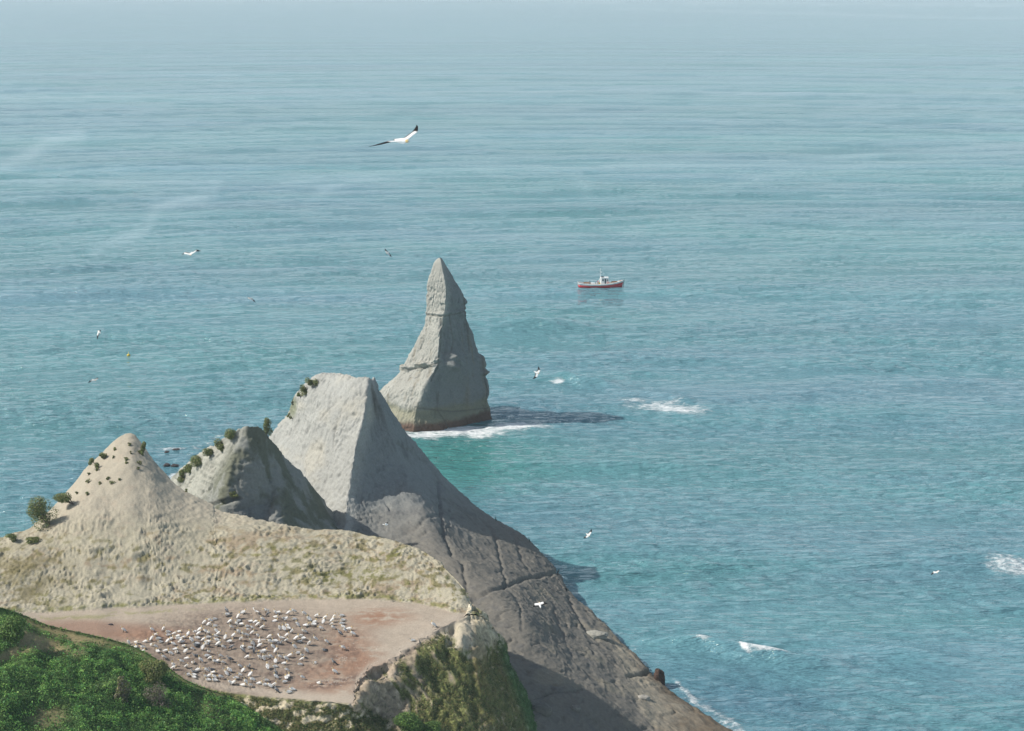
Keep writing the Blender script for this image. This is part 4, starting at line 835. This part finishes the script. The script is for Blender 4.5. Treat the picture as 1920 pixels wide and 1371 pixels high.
T(300, 1200, [(720,260,'Pr'),(950,330,'Ul'),(1060,220,'gSl'),(1290,300,'Tl'),(1380,210,'Ur'),(1760,190,'Ur'),(1880,300,'Ul'),(770,400,'Pr'),(120,600,'Ul'),(820,590,'Sr'),(620,700,'Pl'),(1000,725,'Sr'),(1220,680,'Tl'),(1070,510,'gSl'),(1470,430,'Ul'),(1390,520,'Sl'),(1810,550,'Ul'),(1520,620,'Pr'),(1640,720,'Ul'),(1760,660,'Sr'),(1890,740,'Ul'),(380,830,'Tl'),(420,900,'Pr'),(820,850,'Ur'),(1150,920,'Sr'),(1010,1000,'gSl'),(1370,980,'Pl'),(1540,920,'gSl'),(840,1090,'Sl'),(1000,1110,'Sl'),(1010,1150,'Sl'),(1370,1190,'Tl'),(1500,1150,'Pr'),(1630,1020,'Sr'),(1600,1170,'Pl'),(1440,1230,'Sl'),(1620,1250,'Sl'),(1810,1190,'Pl')])
T(420, 1200, [(560,230,'Sr'),(240,290,'gPr'),(580,390,'gUl'),(750,290,'Sl'),(850,210,'Ul'),(880,370,'gTl'),(1080,250,'Pr'),(1450,260,'Ul'),(1220,345,'Sr'),(1550,400,'Tr'),(1110,440,'Pl'),(1060,590,'Ul'),(1170,620,'Tl'),(1280,600,'Ul'),(1400,560,'Ul'),(1670,560,'Ul'),(1850,620,'Ul'),(710,575,'Pr'),(190,660,'gUl'),(1550,700,'Ul'),(1830,730,'Sr'),(1310,870,'Ul'),(1510,830,'Sl'),(480,850,'Ul'),(580,960,'Ur'),(750,890,'gUr'),(40,1010,'Ul'),(170,990,'Pl'),(460,1120,'Pl'),(800,1110,'Ur'),(1570,1050,'gTl'),(1550,1180,'Ul'),(1860,1170,'Sl'),(1880,970,'Ul'),(330,1180,'Sl'),(190,1340,'Ul'),(280,1345,'Ur'),(60,1080,'Ul')])
T(440, 1230, [(340,840,'Tl'),(280,910,'Sr'),(470,960,'Ul'),(530,800,'Pl'),(750,850,'Sr'),(920,770,'Sl'),(900,900,'Sl'),(1060,950,'Pl'),(1190,930,'Ur'),(1250,1080,'gUl'),(1480,820,'Sl'),(1690,1040,'Sl'),(1610,1110,'Sl'),(1620,640,'Sr')])
T(540, 1200, [(190,260,'Ul'),(300,440,'Sl'),(50,530,'Ur'),(410,530,'Ul'),(440,650,'Ur'),(320,780,'Sl'),(800,730,'Sl'),(1370,750,'gUl'),(1390,1020,'Ul'),(440,1180,'Ul')])
RAW += [(812, 1176, 'gUl'), (772, 1203, 'gSl'), (600, 1284, 'Sr')]
SPEC = {(0): 0}
def zone(x, y):
    if x > 700: return None
    row = 'back row' if y < 1168 + (400 - min(x, 400)) * .06 else 'upper rows' if y < 1195 + (400 - min(x, 400)) * .08 else 'centre rows' if y < 1225 else 'lower rows' if y < 1258 else 'front row'
    colm = 'far left' if x < 320 else 'left' if x < 400 else 'middle' if x < 490 else 'right' if x < 580 else 'far right'
    return row, colm
CNT = {}
PN = {'U': 'standing', 'T': 'stretching up', 'S': 'sitting', 'P': 'preening', 'W': 'with open wings'}
SPL = {(232, 1186): 'lone pale gannet farthest left on the bare brown path, neck upright', (284, 1184): 'lone small gannet on the brown path, second from the left', (308, 1184): 'gannet with tall neck on the brown path, just above the left end of the crowd',
       (812, 1176): 'pale gull standing alone at the right rim of the terrace', (772, 1203): 'pale gull sitting alone near the crumbling right edge of the terrace', (643, 1219): 'white gannet sitting alone on the dark patch at the right, head tucked', (626, 1247): 'small grey gull standing alone at the lower right of the colony', (627, 1264): 'gannet with black wing tips standing alone at the lower right of the colony', (662, 1192): 'rightmost gannet of the crowd, with dark wing tips', (638, 1192): 'dark backed young gannet standing at the right end of the crowd', (479, 1151): 'gannet with open wings at the very back of the crowd', (526, 1201): 'gannet spreading both wings in the middle of the crowd', (487, 1206): 'gannet with wings open seen from behind, centre of the crowd'}
GP = {}
def gpt(x, y):
    G, n, X, Y = TERR['headland']
    if not GP:
        m = (X > 180) & (X < 860) & (Y > 1110) & (Y < 1325) & (G[..., 1] < 285) & (n[..., 2] > 0); GP['a'] = (X[m], Y[m], G[m])
    X, Y, P = GP['a']; return P[np.argmin((X - x) ** 2 + (Y - y) ** 2)]
for x, y, c in RAW:
    grey = c[0] == 'g' and x < 700; c = c.lstrip('g'); pose, face = c[0], c[1]
    o = bpy.data.objects.new('gull' if (x > 700) else 'gannet', BM[(pose, grey)]); COL.objects.link(o)
    p = gpt(x, y)
    yaw = math.radians(random.gauss(0, 32)) + (math.pi if face == 'l' else 0)
    if pose == 'W': yaw += math.radians(70)
    o.location = (p[0], p[1], p[2] - .02); o.rotation_euler = (random.gauss(0, .05), random.gauss(0, .07), yaw)
    s_ = random.uniform(.9, 1.08); o.scale = (s_, s_ * random.uniform(.95, 1.1), s_)
    k = [v for (a, b_), v in SPL.items() if abs(a - x) < 2.5 and abs(b_ - y) < 2.5]
    if k: o['label'] = k[0]
    else:
        row, colm = zone(x, y); CNT.setdefault((grey, pose, face, row, colm), []).append((x, o))
    o['category'] = 'gull' if x > 700 else 'gannet'
    o['group'] = 'gulls at the terrace rim' if x > 700 else 'gannets nesting on the terrace'

ORD = ['first', 'second', 'third', 'fourth', 'fifth', 'sixth', 'seventh', 'eighth']
for (grey, pose, face, row, colm), L_ in CNT.items():
    L_.sort(key=lambda t: t[0]); n_ = len(L_)
    for i, (x, o) in enumerate(L_):
        w_ = '' if n_ == 1 else (', left one', ', right one')[i] if n_ == 2 else ', ' + ORD[min(i, 7)] + ' from left'
        o['label'] = ('grey gannet ' if grey else 'white gannet ') + PN[pose] + (' facing left' if face == 'l' else ' facing right') + ', ' + row + ', ' + colm + w_
# cormorants on the cliff edge
def cormorant():
    L = Loft(); L.add([(-.28, 0, .05, .015, .04), (-.17, 0, .14, .04, .06), (-.06, 0, .28, .095, .095), (.0, 0, .42, .10, .10), (.05, 0, .54, .06, .06), (.04, 0, .66, .036, .036), (.05, 0, .76, .036, .036), (.09, 0, .80, .04, .04), (.15, 0, .80, .018, .018), (.22, 0, .79, .006, .006)], [BLACK] * 8 + [(.2, .17, .08)] * 2)
    for sgn in (1, -1):
        L.add([(.0, sgn * .07, .46, .05, .035), (-.08, sgn * .08, .34, .06, .035), (-.18, sgn * .05, .16, .02, .012)], [BLACK] * 3, k=6)
        L.add([(-.02, sgn * .04, .2, .02, .02), (.0, sgn * .04, .0, .016, .016), (.08, sgn * .05, -.01, .02, .012)], [BLACK] * 3, k=4)
    L.V = list(np.array(L.V) * 1.2); me_ = L.mesh('cormorant'); me_.materials.append(M_BIRD); return me_
cm = cormorant()
for x, y, yaw, l in [(930, 974, 2.5, 'uppermost dark cormorant standing upright on the cliff edge'), (992, 1013, 2.8, 'dark cormorant standing on the cliff edge, second from the top'), (1045, 1073, .4, 'dark cormorant standing on the corner above the long ledge line, third from the top'), (1063, 1106, 2.2, 'lowest dark cormorant standing where the cliff turns sunlit')]:
    o = bpy.data.objects.new('cormorant', cm); COL.objects.link(o); p, n = hit('central', x, y + 1); o.location = p + np.array([0, -.05, .05]); o.rotation_euler = (0, 0, yaw)
    o['label'] = l; o['category'] = 'cormorant'; o['group'] = 'cormorants on the cliff edge'

# flying birds: wing joints traced from the photograph, each at its own distance
def flyer(D, tipL, elbL, body, elbR, tipR, head, tail, label, scale=1.0, dL=0, dR=0):
    """points in photo pixels; D = distance; span about 1.8 m"""
    o0 = Pd(*body, D); s = F / D
    def q(p, dd=0): return Pd(*p, D) - o0 + np.array([0, dd, 0])
    h, t = q(head), q(tail); ax = h - t; L2 = np.linalg.norm(ax); want = .88
    dd = math.sqrt(max(0, want ** 2 - L2 ** 2)); sg_ = 1 if head[1] < tail[1] - 2 else -1; h = h + np.array([0, sg_ * dd * .5, 0]); t = t - np.array([0, sg_ * dd * .5, 0]); ax = (h - t) / np.linalg.norm(h - t)
    L = Loft(); up = np.array([0, -.35, 1.])
    def al(u): return t + (h - t) * u
    ring = [(0, .004, .05), (.12, .02, .06), (.28, .065, .07), (.45, .095, .095), (.62, .095, .095), (.74, .065, .065), (.83, .052, .052), (.90, .05, .05), (.93, .03, .03), (.97, .014, .014), (1.0, .004, .004)]
    cols = [BLACK, WHITE, WHITE, WHITE, WHITE, WHITE, BUFF, BUFF, BILL, BILL, BILL]
    L.add([(*al(u), r1, r2) for u, r1, r2 in ring], cols, k=10, flat=up)
    for tip, elb, sg, dz in ((tipL, elbL, 1, dL), (tipR, elbR, -1, dR)):
        E, Tp = q(elb, dz * .5), q(tip, dz)
        root = al(.60)
        secs = [(root, .19, 0), (root * .6 + E * .4, .175, .02), (E, .15, .05), (E * .86 + Tp * .14, .13, .03), (E * .5 + Tp * .5, .095, -.03), (E * .2 + Tp * .8, .055, -.10), (Tp, .012, -.18)]
        i0 = len(L.V); k = 8; n = len(secs); cc = [WHITE, WHITE, WHITE, BLACK, BLACK, BLACK, BLACK]
        wn = np.cross(Tp - root, ax); wn /= np.linalg.norm(wn) + 1e-9
        for i, (c, ch, sw) in enumerate(secs):
            for j in range(k):
                a = 2 * math.pi * j / k; L.V.append(c + ax * (math.cos(a) * ch * (.95 if D < 100 else 1.25) + sw - .02) + wn * math.sin(a) * (.022 if i < 5 else .01) * (2.2 if i == 0 else 1))
                tr = math.cos(a) < -.2 and i in (1, 2); L.C.append(BLACK if tr else cc[i])
        for i in range(n - 1):
            for j in range(k): L.Q.append([i0 + i * k + j, i0 + i * k + (j + 1) % k, i0 + (i + 1) * k + (j + 1) % k, i0 + (i + 1) * k + j])
    me = L.mesh('flying_gannet'); me.materials.append(M_BIRD); o = link_obj('flying_gannet', me, None, label=label, cat='gannet', group='gannets gliding over the sea and cliff'); o.location = o0
    return o
FL = [
 (66, (699, 276), (729, 266), (750, 263), (777, 247), (789, 234), (769.5, 263.5), (737, 265), 'largest flying gannet, gliding high over the open sea with dark wing tips', .15, -.2),
 (172, (340, 480), (346, 474), (357, 476), (368, 469.5), (376, 472.5), (358, 479), (359, 473), 'gannet gliding at upper left with both wings bent down, above the yellow buoy', 0, 0),
 (330, (721, 467), (724, 470.5), (727, 475), (731, 478), (733, 482.5), (724, 475), (730, 472.5), 'small tilted gannet flying left of the sea stack tip', 0, 0),
 (350, (463.5, 557.5), (466, 558), (470, 560.5), (475, 563), (478, 567.5), (466, 560.5), (473, 559), 'small white gannet flying low over the sea, left of the sea stack', 0, 0),
 (280, (181, 636), (183.5, 629), (185, 624), (187, 621), (188, 618), (182, 620.5), (190, 625), 'gannet banking steeply near the left edge, above the lower left flyer', 0, 0),
 (290, (167, 719), (170, 714), (176, 712.5), (182, 710), (185, 708.5), (181, 714), (171, 711.5), 'gannet flying level low on the left over the sea, wings angled', 0, 0),
 (215, (1001.5, 712), (1004.5, 706), (1006, 699.5), (1010.5, 694), (1011.5, 688), (1012, 700.5), (1000.5, 697), 'banking gannet with vertical wings right of the sea stack, by the breaking wave', 0, 0),
 (240, (1095.5, 1011), (1098.5, 1007), (1103, 1003), (1107, 997.5), (1111, 993.5), (1106.5, 1005), (1098, 1001), 'gannet flying on a diagonal over the blue green water beside the long cliff', 0, 0),
 (230, (716, 985), (718.5, 983), (722, 983.5), (725, 981), (726, 979), (719.5, 983.5), (728, 984.5), 'small white gannet flying in front of the shaded foot of the tallest peak', 0, 0),
 (150, (998, 1137), (1003, 1135), (1012, 1134), (1019, 1131.5), (1027, 1130), (1011, 1131), (1014, 1138), 'gannet soaring in front of the dark long cliff with wings spread level', 0, 0),
 (250, (1747, 1079), (1749.5, 1074), (1753.5, 1072.5), (1759.5, 1070), (1765, 1070), (1758, 1073.5), (1750, 1073), 'faint gannet flying low over the water at the far right', 0, 0)]
for (D, a, b_, c_, d_, e_, h_, t_, l, x1, x2) in FL: flyer(D, a, b_, c_, d_, e_, h_, t_, l, dL=x1, dR=x2)

# ------------------------------------------------------------------ boat
M_RED = plain('red_paint', (.50, .028, .035), .35, .4, var=.08, scale=.8); M_WH = plain('white_paint', (.86, .86, .84), .4, .4, var=.06); M_DK = plain('dark_trim', (.03, .035, .045), .5)
M_WOOD = plain('orange_wood', (.45, .20, .07), .6); M_DECK = plain('deck_paint', (.50, .44, .36), .7); M_GLASS = plain('dark_glass', (.03, .05, .06), .1, .6); M_YEL = plain('yellow_paint', (.75, .5, .03), .5)
def bx(V, Q, c, s, top=(1, 1, 0, 0)):
    i = len(V); 
    for z in (-1, 1):
        sx, sy, ox, oy = (1, 1, 0, 0) if z < 0 else top
        for a, b_ in ((-1, -1), (1, -1), (1, 1), (-1, 1)): V.append((c[0] + a * s[0] / 2 * sx + ox, c[1] + b_ * s[1] / 2 * sy + oy, c[2] + z * s[2] / 2))
    for f in ((0, 3, 2, 1), (4, 5, 6, 7), (0, 1, 5, 4), (1, 2, 6, 5), (2, 3, 7, 6), (3, 0, 4, 7)): Q.append([i + k for k in f])
def part(name, mat, parent, *boxes, tubes=(), bevel=.03):
    V, Q = [], []
    for b_ in boxes: bx(V, Q, *b_)
    for a, b2, r0, r1 in tubes: tube(V, Q, a, b2, r0, r1, 6)
    V = [np.array(v, float) for v in V]
    o = link_obj(name, mesh_np(name, V, Q, smooth=False), mat, parent=parent)
    if bevel and boxes: m = o.modifiers.new('b', 'BEVEL'); m.width = bevel; m.segments = 2
    return o
def boat():
    root = link_obj('fishing_boat', None, label='red fishing boat with white wheelhouse and gunwale on the open sea', cat='boat')
    b0 = Pz(1083, 540, 0); root.location = b0; root.rotation_euler = (0, 0, math.radians(1.5))
    xs = np.array([0, .25, .8, 2.5, 5, 8, 11, 13.5, 15.5, 16.9, 17.7, 18.15])
    hb = np.array([.9, 1.45, 1.9, 2.25, 2.4, 2.4, 2.3, 2.0, 1.5, .9, .38, .05])          # half beam at the rail
    top = np.array([2.45, 2.3, 2.15, 1.9, 1.72, 1.68, 1.8, 2.05, 2.4, 2.75, 2.98, 3.12]); mid = top - np.array([.95, .85, .75, .62, .55, .5, .5, .52, .6, .7, .78, .8])
    kx = np.interp(xs, [0, 1, 15.5, 18.15], [.45, 1.0, 15.5, 17.4])
    def strip(prof, name, mat):   # prof: list of (z array, half width array, x array)
        V, Q = [], []; n = len(xs)
        for sg in (1, -1):
            i0 = len(V)
            for z, wd, x_ in prof: 
                for i in range(n): V.append((x_[i], sg * wd[i], z[i]))
            for r in range(len(prof) - 1):
                for i in range(n - 1): Q.append([i0 + r * n + i, i0 + r * n + i + 1, i0 + (r + 1) * n + i + 1, i0 + (r + 1) * n + i])
        # stern closing
        for r in range(len(prof) - 1):
            a, b_ = r * n, (r + 1) * n; o2 = len(prof) * n; Q.append([a, b_, b_ + o2, a + o2])
            a, b_ = r * n + n - 1, (r + 1) * n + n - 1; Q.append([a, b_, b_ + o2, a + o2])
        o = link_obj(name, mesh_np(name, V, Q, smooth=True), mat, parent=root); m = o.modifiers.new('s', 'SOLIDIFY'); m.thickness = .05; m.offset = 0
        return o
    f = np.ones(len(xs))
    strip([(-.6 * f, hb * .55, kx), (.12 * f, hb * .82, kx + (xs - kx) * .3), ], 'waterline_band', M_DK)
    strip([(.12 * f, hb * .83, kx + (xs - kx) * .3), (.2 * mid + .5, hb * .93, kx + (xs - kx) * .55), (mid, hb * .975, kx + (xs - kx) * .8)], 'hull', M_RED)
    strip([(mid, hb * .985, kx + (xs - kx) * .8), (top - .08, hb, xs), (top, hb + .07, xs), (top + .04, hb - .1, xs)], 'gunwale', M_WH)
    V, Q = [], []; n = len(xs)
    for i in range(n): V.append((xs[i], hb[i] * .96, mid[i] + .05)); V.append((xs[i], -hb[i] * .96, mid[i] + .05))
    for i in range(n - 1): Q.append([2 * i, 2 * i + 1, 2 * i + 3, 2 * i + 2])
    link_obj('deck', mesh_np('deck', V, Q, smooth=False), M_DECK, parent=root)
    part('stem', M_DK, root, ((18.05, 0, 1.7), (.22, .16, 3.2), (1, 1, .35, 0)))
    part('bulwark_lining', M_WOOD, root, ((3.9, 2.13, 1.75), (2.6, .06, .5)), bevel=0); part('bulwark_lining', M_WOOD, root, ((15.0, 1.35, 2.2), (3.0, .06, .5)), bevel=0)
    part('foredeck_bench', M_WOOD, root, ((17.0, 0, 2.72), (.8, .9, .3)))
    part('hatch', M_WH, root, ((6.6, 0, 1.75), (2.2, 1.8, .5)))
    wh = part('wheelhouse', M_WH, root, ((10.75, 0, 2.75), (3.3, 2.5, 2.8), (.86, .9, -.1, 0)), bevel=.08)
    part('roof', M_WH, wh, ((10.6, 0, 4.2), (3.2, 2.6, .12)))
    part('door', M_DK, wh, ((10.9, -1.24, 2.85), (.55, .1, 1.9), (1, 1, 0, .10)), bevel=0)
    part('window', M_GLASS, wh, ((9.95, -1.2, 3.25), (.6, .1, .7), (1, 1, 0, .03)), bevel=0)
    part('window', M_GLASS, wh, ((11.72, -1.2, 3.2), (.42, .1, .75), (.7, 1, -.08, .03)), bevel=0)
    part('window', M_GLASS, wh, ((12.26, 0, 3.2), (.1, 1.7, .7), (1, .95, -.06, 0)), bevel=0)
    part('raft_canister', M_DK, root, ((9.85, 0, 4.42), (1.0, 1.2, .32)))
    V, Q = [], []
    for i in range(16):
        a = 2 * math.pi * i / 16
        for j in range(6):
            t = 2 * math.pi * j / 6; r = .33 + .09 * math.cos(t); V.append(np.array((11.9 + r * math.cos(a), -1.36 + .09 * math.sin(t), 2.25 + r * math.sin(a))))
    Q = [[i * 6 + j, i * 6 + (j + 1) % 6, ((i + 1) % 16) * 6 + (j + 1) % 6, ((i + 1) % 16) * 6 + j] for i in range(16) for j in range(6)]
    link_obj('lifebuoy', mesh_np('lifebuoy', V, Q), plain('lifebuoy_pink', (.75, .30, .24), .5), parent=root)
    ms = part('mast', M_WH, root, tubes=[((8.95, 0, 1.5), (8.95, 0, 7.9), .09, .05), ((8.95, 0, 4.0), (7.9, .9, 1.7), .05, .05), ((8.95, 0, 4.0), (7.9, -.9, 1.7), .05, .05)])
    part('radar', M_WH, ms, ((9.3, 0, 6.3), (.9, .3, .22)), tubes=[((8.95, 0, 6.2), (9.4, 0, 6.2), .04, .04)])
    part('antenna', M_WH, root, tubes=[((10.3, .3, 4.2), (10.3, .3, 6.6), .025, .015)])
    part('fish_box', M_YEL, root, ((8.6, -.9, 2.0), (.6, .6, .55)))
    part('rail_posts', M_WH, root, tubes=[((x, sg * 2.2, 1.8), (x, sg * 2.2, 2.45), .03, .03) for x in (3, 4.5, 6, 7.5) for sg in (1, -1)] + [((3, sg * 2.2, 2.45), (7.5, sg * 2.2, 2.45), .03, .03) for sg in (1, -1)])
    return root, b0
BT, B0 = boat()
def person(label, loc, top, bottom, sit=False, yaw=0):
    """one continuous body grown over a joint skeleton; clothes and hair as children"""
    k = .0
    hip = .52 if sit else .92
    J = {'pel': (0, 0, hip), 'ch': (0, 0, hip + .36), 'nk': (.01, 0, hip + .56), 'hd': (.03, 0, hip + .70), 'ht': (.04, 0, hip + .80)}
    for s_, n in ((1, 'l'), (-1, 'r')):
        J['sh' + n] = (0, s_ * .19, hip + .50); J['el' + n] = (.06, s_ * .26, hip + .24); J['wr' + n] = (.22, s_ * .22, hip + .08); J['ha' + n] = (.29, s_ * .21, hip + .05)
        if sit: J['hi' + n] = (.02, s_ * .10, hip); J['kn' + n] = (.42, s_ * .12, hip + .02); J['an' + n] = (.46, s_ * .12, .08); J['to' + n] = (.62, s_ * .13, .04)
        else: J['hi' + n] = (0, s_ * .10, hip - .04); J['kn' + n] = (.03, s_ * .12, .50); J['an' + n] = (0, s_ * .13, .08); J['to' + n] = (.17, s_ * .15, .04)
    R = {'pel': .15, 'ch': .16, 'nk': .06, 'hd': .10, 'ht': .07, 'sh': .075, 'el': .055, 'wr': .042, 'ha': .045, 'hi': .10, 'kn': .07, 'an': .05, 'to': .04}
    keys = list(J); E = [('pel', 'ch'), ('ch', 'nk'), ('nk', 'hd'), ('hd', 'ht')]
    for n in 'lr': E += [('ch', 'sh' + n), ('sh' + n, 'el' + n), ('el' + n, 'wr' + n), ('wr' + n, 'ha' + n), ('pel', 'hi' + n), ('hi' + n, 'kn' + n), ('kn' + n, 'an' + n), ('an' + n, 'to' + n)]
    L = Loft(); me = bpy.data.meshes.new('person'); me.from_pydata([J[q] for q in keys], [(keys.index(a), keys.index(b_)) for a, b_ in E], [])
    o = bpy.data.objects.new('person', me); COL.objects.link(o)
    sk = o.modifiers.new('skin', 'SKIN')
    for i, q in enumerate(keys):
        r = R.get(q, R.get(q[:2], .05)); me.skin_vertices[0].data[i].radius = (r, r)
    me.skin_vertices[0].data[0].use_root = True
    sb = o.modifiers.new('sub', 'SUBSURF'); sb.levels = sb.render_levels = 1
    me.materials.append(top)
    o.location = loc; o.rotation_euler = (0, 0, yaw); o['label'] = label; o['category'] = 'person'
    h = Loft(); hz = J['hd'][2]; h.add([(.03, 0, hz - .06, .09, .085), (.035, 0, hz + .0, .108, .10), (.03, 0, hz + .09, .09, .085), (.02, 0, hz + .13, .03, .03)], [(.1, .07, .05)] * 4)
    hm = h.mesh('hair'); link_obj('hair', hm, HAIR, parent=o)
    f = Loft(); f.add([(.10, 0, hz - .08, .05, .05), (.125, 0, hz - .01, .06, .07), (.11, 0, hz + .06, .05, .05)], [(.5, .3, .22)] * 3); link_obj('face', f.mesh('face'), SKIN, parent=o)
    lg = Loft()
    for n in 'lr': lg.add([(*J['hi' + n], .115), (*J['kn' + n], .088), (*J['an' + n], .068)], [(.05,) * 3] * 3, k=8)
    link_obj('trousers', lg.mesh('trousers'), bottom, parent=o)
    return o
HAIR = plain('dark_hair', (.04, .03, .025), .7); SKIN = plain('skin', (.5, .32, .24), .6); NAVY = plain('navy_cloth', (.035, .045, .07), .9); REDC = plain('red_jacket', (.65, .05, .06), .8); DARKC = plain('dark_cloth', (.03, .03, .035), .9)
def bp_(x, y, z): return BT.matrix_basis @ Vector((x, y, z)) if False else Vector(B0) + Vector((x, y, z))
person('person in dark clothes standing in the stern of the red boat', bp_(4.7, -.6, 1.25), NAVY, DARKC, yaw=3.0)
person('person in a red jacket standing just behind the wheelhouse', bp_(8.05, -.7, 1.5), REDC, DARKC, yaw=3.3)
person('person in dark clothes sitting on the hatch beside the red jacket', bp_(7.2, -.6, 1.5), DARKC, NAVY, sit=True, yaw=2.9)

# buoy
bu = link_obj('buoy', None, label='tiny yellow buoy floating alone on the sea at left', cat='buoy'); bu.location = Pz(241, 667, 0)
L = Loft(); L.add([(0, 0, -.3, .2), (0, 0, -.1, .5), (0, 0, .25, .55), (0, 0, .5, .3), (0, 0, .55, .08)], [(.8, .6, .05)] * 5, k=12); link_obj('float', L.mesh('float'), M_YEL, parent=bu)
L = Loft(); L.add([(0, 0, .5, .07), (0, 0, 1.3, .05)], [(.8, .6, .05)] * 2, k=8); link_obj('marker_post', L.mesh('marker_post'), M_YEL, parent=bu)
